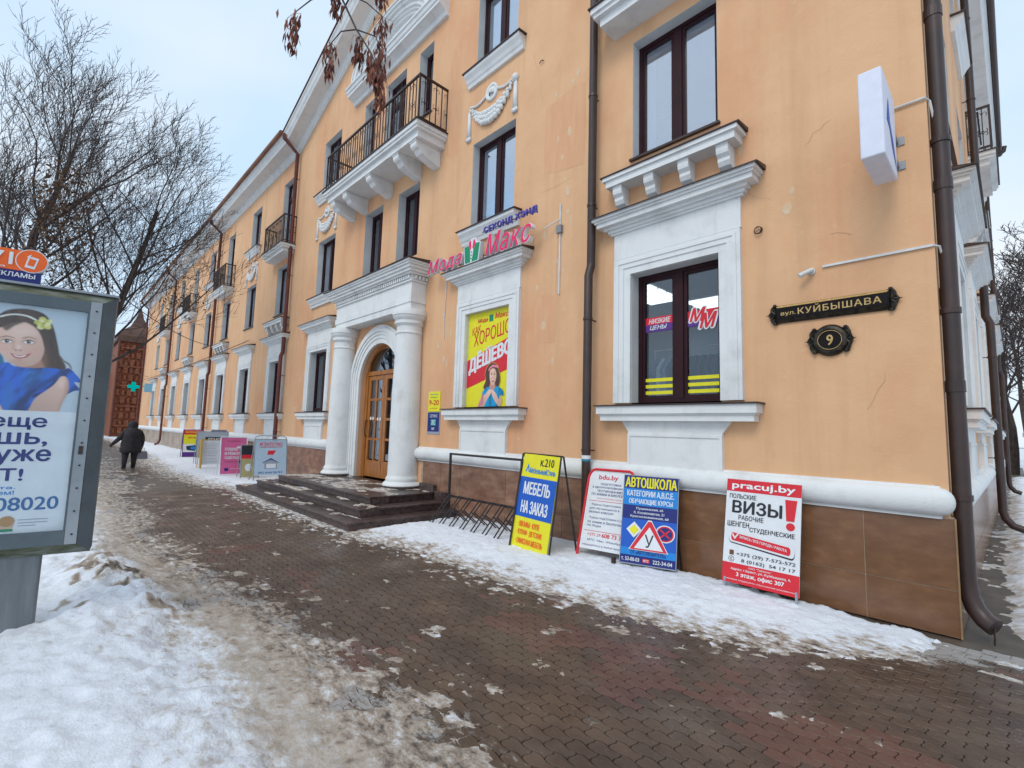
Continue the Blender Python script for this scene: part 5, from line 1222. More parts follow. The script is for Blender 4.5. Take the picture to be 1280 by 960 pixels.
# ============================================================ BOARDS ON THE PAVEMENT
def leaning(t, TL_, TR_, BL_, m, th=.012, name='sign_panel'):
    TL_, TR_, BL_ = Vector(TL_), Vector(TR_), Vector(BL_); r = (TR_-TL_); d = (BL_-TL_); w = r.length; h = d.length
    r.normalize(); d = (d-r*d.dot(r)).normalized(); n = r.cross(-d).normalized()
    mb = MB(); c = [TL_, TL_+r*w, TL_+r*w+d*h, TL_+d*h]; bk = [p-n*th for p in c]
    mb.add(c+bk, [(0, 3, 2, 1), (4, 5, 6, 7), (0, 1, 5, 4), (1, 2, 6, 5), (2, 3, 7, 6), (3, 0, 4, 7)]); mb.build(name, m, t)
    b = Board(t, TL_, r, d, w, h); b.k = 1; return b
# 1 furniture sign
t = thing('sandwich_board', 'yellow and blue folding board reading МЕБЕЛЬ НА ЗАКАЗ beside the cycle rack', 'sandwich board', (-4.05, -.85, 0))
b = leaning(t, (-.31, .11, 1.30), (.36, .09, 1.28), (-.34, -.09, .04), YEL)
b.rect(0, .245, 1, .66, BLUE, 1)
b.text('к.210', .50, .035, .86, .115, INK, .02); b.text('МебельныйСтиль', .22, .14, .93, .20, SKYB, .02, .2); b.poly([(.10, .19), (.17, .10), (.22, .19), (.19, .19), (.165, .14), (.135, .19)], SKYB, 2)
b.text('МЕБЕЛЬ', .14, .295, .86, .42, PAPER, .03); b.text('НА ЗАКАЗ', .14, .49, .86, .615, PAPER, .03)
b.text('· ШКАФЫ · КУПЕ', .12, .70, .72, .76, ORANGE, .03); b.text('· КУХНИ · ДЕТСКИЕ', .12, .785, .82, .845, ORANGE, .03); b.text('· ОФИСНАЯ МЕБЕЛЬ', .12, .87, .86, .93, ORANGE, .03)
mb = MB()
for x in (-.33, .365): mb.tube([(x-.02*(x < 0), -.115, .0), (x+.0, .10, 1.30)], .013, 6)
for x in (-.27, .44): mb.tube([(x, .36, .0), (x-.06, .125, 1.29)], .013, 6)
mb.tube([(-.35, -.11, .02), (-.28, .36, .02), (.44, .36, .02), (.36, -.11, .02)], .013, 6); mb.tube([(-.33, .12, 1.30), (.38, .11, 1.29)], .013, 6); mb.build('steel_frame', BLACK, t)
mb = MB(); mb.box(-.3, .40, -.06, .34, .03, .05); mb.build('ballast_plate', GREYP, t)
# 2 bdu.by
t = thing('sandwich_board', 'white study board with rounded red tube frame headed bdu.by', 'sandwich board', (-3.2, -.45, 0))
b = leaning(t, (-.36, .17, 1.10), (.24, .27, 1.10), (-.32, -.13, .16), PAPER)
mb = MB(); o_, R_, D_ = Vector((-.36, .168, 1.10)), Vector((.60, .10, 0)), Vector((.04, -.28, -.94))
def bp_(u, v): return o_+R_*u+D_*v
pts = [bp_(-.03, 1.15), bp_(-.03, .12)]+[bp_(-.03+.14*(1-math.cos(a)), .12-.15*math.sin(a)) for a in np.linspace(.3, PI/2, 4)]+[bp_(.89+.14*math.sin(a), .12-.15*math.cos(a)) for a in np.linspace(0, PI/2, 5)]+[bp_(1.03, 1.15)]
mb.tube(pts, .017, 8); mb.tube([bp_(0, 0)+Vector((0, .3, -.0))*0, (-.34, .42, .02)], .012, 6); mb.tube([bp_(1, .02), (.30, .42, .02)], .012, 6); mb.build('tube_frame', RED, t, smooth=True)
b.text('bdu.by', .22, .04, .66, .12, RED, .02)
for s_, v0, v1, a_, c_ in (('ПОДГОТОВКА', .15, .18, .28, .75), ('К ЦЕНТРАЛИЗОВАННОМУ', .195, .225, .10, .92), ('ТЕСТИРОВАНИЮ', .24, .27, .22, .80), ('ПО ХИМИИ И БИОЛОГИИ', .285, .315, .10, .92)): b.text(s_, a_, v0, c_, v1, NAVY, .012)
b.text('РЕПЕТИТОРСКИЕ КУРСЫ', .25, .345, .80, .36, RED, .01)
b.rect(.06, .385, .98, .391, RED, 1); b.rect(.06, .77, .98, .776, RED, 1)
for s_, v0, c_ in (('· Курсы подготовки', .42, .80), ('для обучающихся в', .47, .78), ('разных классах', .52, .66), ('· Курсы подготовки к ЦТ', .59, .90), ('по химии и биологии', .64, .86), ('по Skype', .69, .42)): b.text(s_, .10, v0, c_, v0+.035, NAVY, .01)
b.text('+375 29', .14, .80, .44, .835, RED, .01); b.text('608 73 72', .47, .79, .95, .84, RED, .025); b.text('МТС, Viber, WhatsApp', .16, .87, .90, .905, NAVY, .01); b.text('обращайтесь в любое время', .06, .935, .95, .965, VIO, .01)
# 3 driving school
t = thing('sandwich_board', 'blue driving school board reading АВТОШКОЛА with road signs', 'sandwich board', (-2.68, -.35, 0))
b = leaning(t, (-.29, -.04, 1.11), (.32, .18, 1.10), (-.32, -.25, .10), NAVY, th=.02)
b.rect(.015, .155, .985, .345, SKYB, 1); b.rect(.015, .50, .985, .90, BLUE, 1); b.rect(.015, .82, .985, .90, SKYB, 2)
b.rect(0, 0, 1, .006, GREYP, 1); b.rect(0, .99, 1, 1, GREYP, 1); b.rect(0, 0, .012, 1, GREYP, 1); b.rect(.988, 0, 1, 1, GREYP, 1)
b.text('АВТОШКОЛА', .04, .025, .96, .14, YEL, .03); b.text('КАТЕГОРИИ А,В,С,Е.', .08, .175, .92, .25, PAPER, .02); b.text('ОБУЧАЮЩИЕ КУРСЫ', .12, .27, .90, .335, PAPER, .02)
for i, s_ in enumerate(('Пушкинская, 65', 'б. Космонавтов, 21', 'Краснознаменная, 60')): b.text(s_, (.26, .22, .16)[i], .365+i*.045, (.74, .76, .84)[i], .397+i*.045, PAPER, .015)
b.k = 2; b.poly([(.10, .62), (.24, .53), (.38, .62), (.24, .71)], PAPER); b.poly([(.15, .62), (.24, .563), (.33, .62), (.24, .677)], YEL)
b.ell(.79, .63, .17, .095, PAPER, 3); b.ell(.79, .63, .15, .084, RED, 4); b.ell(.79, .63, .125, .070, NAVY, 5); b.poly([(.70, .595), (.72, .582), (.88, .665), (.86, .678)], RED, 6); b.poly([(.86, .582), (.88, .595), (.72, .678), (.70, .665)], RED, 6)
b.k = 7; b.poly([(.16, .84), (.49, .50), (.55, .50), (.86, .84)], PAPER); b.poly([(.18, .835), (.49, .515), (.55, .515), (.84, .835)], RED); b.poly([(.26, .82), (.52, .575), (.77, .82)], PAPER); b.text('У', .44, .66, .60, .80, INK, .01)
b.k = 3; b.text('ОТ «АВТОЛЮБИТЕЛЬ»', .20, .845, .82, .885, NAVY, .02); b.text('т. 53-00-03', .04, .925, .36, .965, PAPER, .02); b.text('222-34-04', .60, .925, .93, .965, PAPER, .02); b.rect(.42, .925, .54, .965, RED, 2); b.text('МТС', .435, .932, .525, .958, PAPER, .02)
for fn_ in (lambda q: q.box(-.33, -.29, -.25, -.21, 0, .14), lambda q: q.box(.24, .28, -.02, .02, 0, .14), lambda q: q.tube([(-.2, .02, 1.05), (-.2, .3, .02)], .012, 6), lambda q: q.tube([(.25, .17, 1.05), (.27, .32, .02)], .012, 6)):
    q = MB(); fn_(q); q.build('leg', IRON, t)
# 4 visas
t = thing('sandwich_board', 'red and white visa board headed pracuj.by leaning on the brown stone base', 'sandwich board', (-1.43, -.3, 0))
b = leaning(t, (-.36, .11, 1.155), (.36, .12, 1.15), (-.36, -.07, .115), PAPER)
b.rect(0, 0, 1, .12, RED, 1); b.rect(0, .815, 1, 1, RED, 1)
b.text('pracuj.by', .08, .025, .92, .105, WHITEP, .035); b.text('ПОЛЬСКИЕ', .05, .145, .42, .19, INK, .015); b.text('ВИЗЫ', .10, .21, .76, .33, INK, .035); b.text('РАБОЧИЕ', .19, .35, .53, .395, INK, .015); b.text('ШЕНГЕН', .04, .415, .34, .465, INK, .02); b.text('СТУДЕНЧЕСКИЕ', .35, .455, .93, .505, INK, .02)
b.poly([(.80, .15), (.95, .15), (.92, .345), (.82, .345)], RED, 2); b.ell(.875, .395, .055, .036, RED, 2)
b.k = 2
def pill(u0, v0, u1, v1, r, m_, lay, tilt=.04): 
    pts = []
    for i in range(9): a = PI/2+PI*i/8; pts.append((u0+r*.6*math.cos(a)*1.2, v0-r*math.sin(a)))
    for i in range(9): a = -PI/2+PI*i/8; pts.append((u1+r*.6*math.cos(a)*1.2, v1-r*math.sin(a)))
    b.poly(pts, m_, lay)
pill(.11, .575, .90, .638, .052, INK, 2); pill(.11, .568, .90, .626, .049, PAPER, 3); pill(.13, .564, .86, .618, .038, RED, 4)
b.text('ЗАПИСЬ / ВСЕ ГОРОДА / РАБОТА', .22, .545, .84, .575, PAPER, .02, lay=5, rise=-.055); b.poly([(.11, .545), (.13, .535), (.155, .565), (.205, .52), (.215, .53), (.155, .59)], PAPER, 5)
b.k = 2; b.text('+375 (29) 7-572-572', .19, .708, .95, .746, INK, .012); b.text('8 (0162)  54 17 17', .26, .765, .95, .803, INK, .012); b.rect(.09, .695, .15, .74, flat('brown_print', (.15, .06, .03)), 2); b.ring(.12, .778, .04, .027, .15, INK, 2); b.text('C', .105, .765, .135, .79, INK, .03, lay=2)
b.text('ООО "Таймень"', .36, .828, .66, .845, WHITEP, .01); b.text('Адрес: г.Брест, ул. Куйбышева, 9,', .12, .855, .90, .883, WHITEP, .012); b.text('3 этаж, офис 307', .20, .893, .82, .94, WHITEP, .025); b.text('визовая поддержка страхование документы', .06, .962, .95, .975, WHITEP, .01)
mb = MB(); mb.box(-.345, -.325, -.07, -.05, 0, .16); mb.build('leg', GREYP, t); mb = MB(); mb.box(.325, .345, -.07, -.05, 0, .16); mb.build('leg', GREYP, t)

# far boards (they face down the street towards +X)
def far_board(x, y0, y1, z0, z1, label, base, framec, lean=.16, th=.03, wall_x=0):
    t = thing('sandwich_board', label, 'sandwich board', (x, (y0+y1)/2, 0)); w = y1-y0
    b = leaning(t, (-lean, -w/2, z1), (-lean, w/2, z1), (0, -w/2, z0), base)
    mb = MB()
    for s in (-1, 1): mb.tube([(.0, s*(w/2+.012), 0), (-lean, s*(w/2+.012), z1+.02)], .015, 6); mb.tube([(-lean*2.6, s*(w/2+.012), 0), (-lean, s*(w/2+.012), z1+.02)], .013, 6)
    mb.tube([(-lean, -w/2-.012, z1+.02), (-lean, w/2+.012, z1+.02)], .015, 6); mb.build('board_frame', framec, t); return b, t
b, t = far_board(-14.0, -1.38, -.55, .20, 1.16, 'pale blue board headed АГЕНТСТВО with house picture left of the steps', flat('pale_blue_print', (.42, .54, .66)), ALUL)
b.text('АГЕНТСТВО', .14, .07, .86, .16, RED, .03); b.text('НЕДВИЖИМОСТИ', .14, .18, .86, .225, RED, .02); b.poly([(.42, .30), (.66, .30), (.58, .42), (.38, .42)], RED, 2); b.poly([(.22, .66), (.5, .54), (.78, .66), (.70, .66), (.70, .82), (.30, .82), (.30, .66)], GREYP, 2); b.rect(.36, .68, .66, .80, PAPER, 3); b.poly([(.20, .665), (.50, .52), (.80, .665), (.5, .56)], NAVY, 4); b.text('МТС 8 029 720 70 0', .12, .90, .88, .95, NAVY, .02)
mb = MB(); pts_ = [(-.16, -.43, 1.15), (-.17, -.40, 1.24), (-.17, -.30, 1.28), (-.17, .30, 1.28), (-.17, .40, 1.24), (-.16, .43, 1.15)]; mb.tube(pts_, .012, 6); mb.build('top_hoop', ALUL, t)
b, t = far_board(-14.75, -1.50, -1.05, .1, .98, 'narrow board with yellow foot and red stripe showing behind the agency board', flat('ochre_poster_print', (.42, .36, .16)), ALUL); b.rect(0, .3, 1, .42, RED, 2); b.rect(0, .0, 1, .3, INK, 2); b.ell(.4, .7, .2, .12, PAPER, 2)
b, t = far_board(-15.7, -1.80, -1.12, .12, 1.17, 'pink clothes repair board with rounded white frame', PINKB, PAPER)
b.text('в «Сантехник»', .25, .07, .78, .11, INK, .01); b.text('ПОШИВ', .15, .28, .65, .36, PAPER, .03); b.text('И РЕМОНТ', .15, .40, .82, .48, PAPER, .03); b.text('ОДЕЖДЫ', .15, .52, .80, .60, PAPER, .03); b.text('и изделий', .15, .65, .62, .69, INK, .01); b.rect(.68, .63, .86, .71, NAVY, 2); b.rect(.15, .84, .3, .92, NAVY, 2); b.text('ремонт обуви', .38, .84, .85, .88, PAPER, .01); b.ell(.72, .27, .12, .03, PAPER, 2); b.ell(.85, .29, .1, .03, PAPER, 2)
b, t = far_board(-18.5, -1.75, -1.05, .2, 1.0, 'white notice board in a yellow wooden A-frame behind the pink board', PAPER, flat('yellow_wood', (.55, .33, .05)))
for v in (.12, .2, .30, .42, .5, .6, .75, .86): b.text('объявление', .15, v, .15+.7*random.Random(v).uniform(.7, 1), v+.045, GREYP, .01)
mb = MB(); mb.prism([(-.03, 0), (.12, 0), (.03, 1.05), (-.16, 1.05)], lambda p, q, s: (p, s-.37, q), 0, .04); mb.build('side_board', flat('yellow_wood', (.55, .33, .05)), t)
b, t = far_board(-20.6, -1.45, -.45, .3, 1.25, 'pale grey board with black stripe rising behind the yellow A-frame', flat('pale_grey_print', (.40, .46, .52)), ALUL); b.rect(.25, .2, 1, .42, INK, 2); b.text('РЕМОНТ', .35, .24, .95, .38, PAPER, .02)
b, t = far_board(-21.5, -.8, -.3, .3, 1.30, 'small dark blue board by the wall behind the pink board', NAVY, ALUL); b.text('ЮР', .2, .06, .8, .2, PAPER, .03)
b, t = far_board(-24.8, -1.15, -.42, .08, 1.25, 'red, yellow and violet board farthest along the wall', YEL, VIO); b.rect(0, 0, 1, .17, RED, 2); b.rect(0, .52, 1, .82, PAPER, 2); b.rect(0, .82, 1, 1, VIO, 2); b.text('РАСПРОДАЖА', .1, .05, .9, .12, YEL, .02); b.text('техника', .2, .25, .8, .32, RED, .02); b.poly([(.15, .60), (.75, .55), (.85, .68), (.55, .78), (.2, .74)], INK, 3); b.ell(.5, .67, .14, .06, SKYB, 4)

# bicycle rack
t = thing('bicycle_rack', 'black steel bicycle rack with tall rectangular hoop beside the porch', 'bicycle rack', (-5.6, -.55, 0))
mb = MB()
mb.box(-.90, -.865, .10, .135, 0, 1.16); mb.box(.865, .90, .10, .135, 0, 1.16); mb.box(-.90, .90, .10, .135, 1.16, 1.195); mb.build('hoop', BLACK, t, bevel=.003)
mb = MB(); mb.box(-.865, .865, .105, .13, .44, .475); mb.build('cross_bar', BLACK, t)
fb = MB(); fb.tube([(0, -.36, .0), (0, .10, .48)], .0105, 6); FB = fb.mesh('wheel_bar', BLACK); rb = MB(); rb.tube([(0, .32, .0), (0, -.07, .31)], .0105, 6); RB = rb.mesh('wheel_bar', BLACK)
for i in range(7):
    for d in (-.04, .04): inst(FB, 'wheel_bar', t, (-.80+i*.266+d, 0, 0)); inst(RB, 'wheel_bar', t, (-.80+i*.266+d, 0, 0))
mb = MB(); mb.tube([(-.86, .32, .02), (.86, .32, .02)], .012, 6); mb.tube([(-.86, -.36, .02), (.86, -.36, .02)], .012, 6); mb.build('base_bar', BLACK, t)

# ============================================================ ADVERTISING STAND
U = Vector((.14689, .98915, 0)); NB = Vector((U.y, -U.x, 0))      # along the panel, and out of its face
AD = thing('advertising_stand', 'grey poster case on a post with girl in blue dress, phone number and mossy frame', 'advertising stand', (-4.4125, -5.2918, 0))
def q3(u, n_, z): return U*u+NB*n_+Vector((0, 0, z))
def pbox(name, u0, u1, n0, n1, z0, z1, m_, bevel=.0, parent=AD):
    mb = MB(); c = [q3(u, n_, z) for z in (z0, z1) for (u, n_) in ((u0, n0), (u1, n0), (u1, n1), (u0, n1))]
    mb.add(c, [(0, 3, 2, 1), (4, 5, 6, 7), (0, 1, 5, 4), (1, 2, 6, 5), (2, 3, 7, 6), (3, 0, 4, 7)]); return mb.build(name, m_, parent, bevel=bevel)
WBD = -1.42
pbox('case_body', WBD, 0, -.16, -.045, .62, 2.555, ALU, .01)
def bevel_strip(name, pts_out, pts_in, zf_out, zf_in, m_):
    pass
# splayed outer frame: outer edge at n=0, inner edge proud at n=.03
def splay(name, A, B_, C_, D2, m_):
    mb = MB(); mb.quad(q3(*A), q3(*B_), q3(*C_), q3(*D2)); return mb.build(name, m_, AD)
zo0, zo1, zi0, zi1 = .615, 2.553, .69, 2.49; uo0, uo1, ui0, ui1 = WBD, .0, WBD+.075, -.075
splay('frame_right', (ui1, .02, zi0), (uo1, -.045, zo0), (uo1, -.045, zo1), (ui1, .02, zi1), ALU)
splay('frame_left', (uo0, -.045, zo0), (ui0, .02, zi0), (ui0, .02, zi1), (uo0, -.045, zo1), ALU)
splay('frame_top', (ui0, .02, zi1), (ui1, .02, zi1), (uo1, -.045, zo1), (uo0, -.045, zo1), MOSS)
splay('frame_bottom', (uo0, -.045, zo0), (uo1, -.045, zo0), (ui1, .02, zi0), (ui0, .02, zi0), MOSS)
pbox('cap_strip', WBD-.01, .01, -.17, -.02, 2.556, 2.575, ALUL, .004)
pbox('hinge_strip', -.145, -.078, -.044, .021, zi0, zi1, ALUL)
pbox('door_rail', ui0, -.147, -.044, .021, 2.408, zi1, ALU); pbox('door_rail', ui0, -.147, -.044, .021, zi0, .79, ALU); pbox('door_stile', WBD+.08, WBD+.145, -.044, .0215, .79, 2.408, ALU)
pbox('door_stile', -.158, -.146, -.044, .018, .79, 2.408, ALU)
mb = MB()
for z in np.linspace(.76, 2.42, 11): mb.tube([q3(-.108, .018, z), q3(-.108, .026, z)], .007, 8)
mb.build('rivets', IRON, AD)
pbox('lock', -.122, -.098, .02, .03, 1.34, 1.40, IRON)
pbox('poster_panel', WBD+.14, -.152, -.043, -.012, .79, 2.41, LBG)
pbox('glass_sheet', WBD+.15, -.16, .010, .013, .795, 2.405, GLASSB)
PB = Board(AD, q3(-1.26, -.0118, 2.41), U, (0, 0, -1), 1.105, 1.62)
def pu(u): return (u+1.26)/1.105
def pv(z): return (2.41-z)/1.62
def PP(l): return [(pu(u), pv(z)) for u, z in l]
PB.rect(0, pv(1.648), 1, 1, PAPER, 1)
SK = (.78, .50, .39); SD = (.46, .22, .15); HR = (.075, .036, .022)
LAY = [
 ([(-.9, 2.2), (-.55, 2.41), (-.2, 2.35), (-.15, 1.9), (-.2, 1.65), (-.9, 1.6)], (.52, .62, .68), .35, .75, None),
 ([(-1.3, 1.60), (-1.3, 2.0), (-1.05, 2.18), (-.85, 2.2), (-.62, 2.07), (-.578, 2.0), (-.555, 1.86), (-.57, 1.72), (-.60, 1.60)], (.012, .25, .50), .012, 1, fold(.3, 1, 9, .55, 1.25)),
 ([(-.66, 2.27), (-.62, 2.33), (-.58, 2.362), (-.515, 2.380), (-.443, 2.376), (-.385, 2.345), (-.339, 2.258), (-.306, 2.132), (-.288, 2.059), (-.25, 1.985), (-.268, 1.950), (-.375, 1.94), (-.50, 1.98), (-.60, 2.07), (-.66, 2.17)], HR, .010, 1, strand(.25, -1, 34, .75)),
 ([(-.49, 2.29), (-.44, 2.25), (-.39, 2.17), (-.365, 2.08), (-.345, 1.98), (-.36, 1.96), (-.385, 2.0), (-.40, 2.10), (-.45, 2.21)], (.20, .095, .055), .022, .8, strand(.25, -1, 34, .6)),
 ([(-.285, 2.06), (-.262, 2.03), (-.232, 2.01), (-.215, 1.975), (-.222, 1.972), (-.24, 2.0), (-.268, 2.02), (-.292, 2.05)], (.10, .06, .045), .006, .8, None),
 ([(-.42, 2.06), (-.371, 1.985), (-.375, 1.94), (-.50, 1.93), (-.50, 2.0)], SD, .02, 1, None),
 ([(-.64, 2.20), (-.60, 2.238), (-.55, 2.272), (-.50, 2.282), (-.447, 2.256), (-.408, 2.205), (-.384, 2.14), (-.377, 2.086), (-.384, 2.035), (-.404, 1.995), (-.446, 1.968), (-.491, 1.962), (-.544, 1.985), (-.592, 2.035), (-.625, 2.09), (-.64, 2.15)], SK, .010, 1, grad(-.55, 2.15, -.37, 2.03, 1.04, .80)),
 (blob_(-.50, 2.215, .07, .04), (.93, .70, .58), .07, .45, None),
 (blob_(-.435, 2.075, .030, .024), (.78, .38, .30), .05, .55, None), (blob_(-.588, 2.085, .028, .022), (.78, .38, .30), .05, .5, None),
 (blob_(-.508, 1.985, .045, .016), SD, .04, .40, None),
 ([(-.545, 2.135), (-.530, 2.10), (-.536, 2.082), (-.545, 2.09)], SD, .020, .35, None),
 (blob_(-.513, 2.080, .021, .009), SD, .012, .55, None), (blob_(-.512, 2.097, .012, .016), (.95, .74, .64), .02, .6, None),
 (blob_(-.524, 2.075, .0045, .003), (.20, .07, .05), .004, .8, None), (blob_(-.500, 2.076, .0045, .003), (.20, .07, .05), .004, .8, None)]
for cu, cz in ((-.574, 2.133), (-.463, 2.141)):
    LAY += [(blob_(cu, cz+.004, .036, .020), SD, .022, .55, None), ([(cu-.028, cz-.003), (cu-.010, cz+.011), (cu+.008, cz+.012), (cu+.027, cz), (cu+.008, cz-.010), (cu-.012, cz-.010)], (.80, .78, .76), .004, 1, None),
      (blob_(cu, cz+.001, .0115, .0115), (.05, .03, .025), .004, 1, None), (blob_(cu+.004, cz+.005, .003, .003), (.9, .9, .9), .003, .9, None),
      ([(cu-.032, cz-.003), (cu-.012, cz+.014), (cu+.010, cz+.016), (cu+.032, cz+.002), (cu+.010, cz+.009), (cu-.012, cz+.008)], (.05, .025, .02), .004, .95, None),
      ([(cu-.036, cz+.027), (cu-.004, cz+.041), (cu+.036, cz+.031), (cu+.034, cz+.027), (cu-.002, cz+.033), (cu-.034, cz+.022)], (.16, .08, .05), .006, .7, None)]
LAY += [([(-.550, 2.052), (-.525, 2.042), (-.505, 2.040), (-.475, 2.046), (-.444, 2.064), (-.462, 2.032), (-.485, 2.020), (-.510, 2.016), (-.532, 2.028)], (.50, .10, .10), .006, 1, None), ([(-.533, 2.043), (-.505, 2.034), (-.466, 2.047), (-.480, 2.032), (-.505, 2.026), (-.523, 2.032)], (.88, .84, .80), .004, .9, None),
 (blob_(-.503, 2.006, .022, .006), SD, .012, .4, None),
 ([(-.62, 2.26), (-.585, 2.21), (-.545, 2.25), (-.50, 2.285), (-.53, 2.30), (-.60, 2.30)], HR, .016, .9, strand(.6, -1, 34, .6)), ([(-.50, 2.30), (-.44, 2.26), (-.40, 2.20), (-.378, 2.12), (-.365, 2.14), (-.375, 2.22), (-.42, 2.29)], HR, .014, .9, strand(.4, -1, 34, .6)),
 ([(-.60, 1.954), (-.556, 1.985), (-.522, 1.962), (-.438, 1.956), (-.347, 1.966), (-.265, 1.962), (-.235, 1.975), (-.208, 1.955), (-.194, 1.937), (-.165, 1.90), (-.160, 1.872), (-.193, 1.872), (-.168, 1.835), (-.150, 1.815), (-.189, 1.806), (-.228, 1.776), (-.26, 1.76), (-.393, 1.70), (-.415, 1.60), (-.62, 1.60), (-.66, 1.80)], (.008, .075, .36), .006, 1, fold(.5, 1, 13, .42, 1.75)),
 ([(-.45, 1.93), (-.39, 1.94), (-.34, 1.93), (-.39, 1.87), (-.45, 1.80), (-.47, 1.86)], (.02, .20, .58), .05, .75, fold(.8, 1, 22, .6, 1.2)),
 ([(-.55, 1.84), (-.52, 1.82), (-.50, 1.72), (-.52, 1.60), (-.56, 1.66)], (.02, .17, .52), .04, .7, None),
 ([(-.285, 1.895), (-.25, 1.912), (-.226, 1.872), (-.224, 1.795), (-.25, 1.709), (-.279, 1.60), (-.420, 1.60), (-.408, 1.70), (-.385, 1.752), (-.339, 1.802), (-.309, 1.84)], SK, .008, 1, grad(-.30, 1.86, -.38, 1.62, 1.0, .68)),
 (blob_(-.262, 1.86, .022, .03), (.92, .68, .56), .04, .6, None), ([(-.235, 1.90), (-.222, 1.86), (-.222, 1.79), (-.245, 1.71), (-.26, 1.66), (-.262, 1.70), (-.243, 1.78), (-.240, 1.85)], SD, .022, .6, None),
 ([(-.30, 1.91), (-.27, 1.925), (-.30, 1.85), (-.345, 1.80), (-.40, 1.74), (-.41, 1.76), (-.35, 1.83)], (.006, .05, .26), .008, .95, fold(1, .6, 40, .5, 1.8)),
 ([(-.55, 1.60), (-.555, 1.66), (-.61, 1.735), (-.70, 1.76), (-.70, 1.60)], SK, .008, 1, grad(-.6, 1.74, -.58, 1.62, 1.0, .75)),
 ([(-.62, 2.312), (-.575, 2.332), (-.531, 2.339), (-.479, 2.333), (-.437, 2.312), (-.44, 2.302), (-.484, 2.322), (-.53, 2.328), (-.575, 2.321), (-.62, 2.300)], (.80, .78, .70), .005, 1, None)]
rr = random.Random(9)
for k in range(11):
    a = k*.61; rad = .034 if k % 2 else .020
    LAY.append((blob_(-.397+rad*math.cos(a), 2.288+rad*math.sin(a), .019, .015), ((.72, .66, .16), (.80, .78, .38), (.55, .52, .10))[k % 3], .009, .95, None))
LAY.append((blob_(-.397, 2.288, .010, .009), (.45, .36, .06), .006, .9, None))
picture(AD, lambda x, y: U*x+NB*(-.0098)+Vector((0, 0, y)), -.80, -.154, 1.648, 2.409, 230, 270, LAY, (.50, .57, .63))
PB.k = 1
PB.text('еще', pu(-.605), pv(1.60), pu(-.317), pv(1.515), NAVY, .03, .0); PB.text('шь,', pu(-.56), pv(1.49), pu(-.305), pv(1.395), NAVY, .03); PB.text('уже', pu(-.56), pv(1.372), pu(-.277), pv(1.262), NAVY, .03); PB.text('Т!', pu(-.525), pv(1.240), pu(-.410), pv(1.155), NAVY, .03)
for s_, a, c_, z in (('Ты', -1.2, -1.0, 1.60), ('хоче', -1.2, -.70, 1.49), ('Мы', -1.2, -.9, 1.372), ('РАБО', -1.2, -.60, 1.240)): PB.text(s_, pu(a), pv(z), pu(c_), pv(z-.09), NAVY, .03)
PB.text('работа.', pu(-.68), pv(1.118), pu(-.437), pv(1.092), SKYB, .02); PB.text('поможем!', pu(-.70), pv(1.086), pu(-.442), pv(1.058), SKYB, .02); PB.text('+375 29 808020', pu(-1.08), pv(1.037), pu(-.205), pv(.946), flat('steel_blue_print', (.03, .14, .34)), .02)
PB.ell(pu(-.46), pv(.855), .034, .032, flat('peach_print', (.62, .42, .30)), 2); PB.ell(pu(-.46), pv(.875), .036, .022, flat('ochre_print', (.45, .25, .10)), 3); PB.rect(pu(-.495), pv(.822), pu(-.425), pv(.805), GRN, 3)
for z in (.883, .862, .842): PB.rect(pu(-.405), pv(z), pu(-.25 if z > .85 else -.31), pv(z-.005), GREYP, 2)
pbox('post', -.95, -.27, -.14, -.06, 0, .62, mat('grey_post_metal', (.13, .15, .16), (.20, .22, .235), scale=3, rough=.6, stretch=(4, 4, .5), detail=9), .01)
# header sign on top of the stand
HS = thing('header_sign', 'orange and navy sign with phone icon standing on top of the poster case', 'sign', (-4.4125, -5.2918, 2.576))
def hs(mb_pts, z0, z1, m_, name, n0=-.10, n1=-.07):
    mb = MB(); pts = mb_pts; k = len(pts); vs = [q3(u, n0, z) for u, z in pts]+[q3(u, n1, z) for u, z in pts]
    mb.add(vs, [tuple(range(k-1, -1, -1)), tuple(range(k, 2*k))]+[(i, (i+1) % k, k+(i+1) % k, k+i) for i in range(k)]); return mb.build(name, m_, HS)
hs([(-1.1, .09), (-.51, .09), (-.51, .24), (-1.1, .24)], 0, 0, ORANGE, 'orange_panel'); hs([(-1.1, .0), (-.455, .0), (-.455, .088), (-1.1, .088)], 0, 0, NAVY, 'navy_panel', -.10, -.072)
hs([(-.51+.088*math.cos(2*PI*i/28), .17+.088*math.sin(2*PI*i/28)) for i in range(28)], 0, 0, PAPER, 'icon_disc', -.10, -.066)
HB = Board(HS, q3(-1.1, -.064, .24), U, (0, 0, -1), .70, .24)
def hu(u): return (u+1.1)/.70
def hv(z): return (.24-z)/.24
HB.ell(hu(-.51), hv(.17), .117, .343, ORANGE, 0); HB.poly([(hu(a), hv(c_)) for a, c_ in ((-.545, .120), (-.49, .112), (-.472, .195), (-.53, .205))], PAPER, 1); HB.poly([(hu(a), hv(c_)) for a, c_ in ((-.532, .137), (-.497, .131), (-.485, .182), (-.522, .188))], ORANGE, 2); HB.poly([(hu(a), hv(c_)) for a, c_ in ((-.54, .195), (-.515, .22), (-.52, .20), (-.50, .205), (-.51, .195))], PAPER, 2)
HB.text('571', hu(-.80), hv(.215), hu(-.612), hv(.125), PAPER, .03, lay=0); HB.text('РАЗМЕЩЕНИЕ РЕКЛАМЫ', hu(-1.06), hv(.072), hu(-.483), hv(.032), PAPER, .02, lay=0); HB.text('служба', hu(-.9), hv(.115), hu(-.645), hv(.096), PAPER, .02, lay=0)
hs([(-1.05, -.0), (-.45, -.0), (-.45, -.012), (-1.05, -.012)], 0, 0, ALUL, 'foot', -.12, -.04)

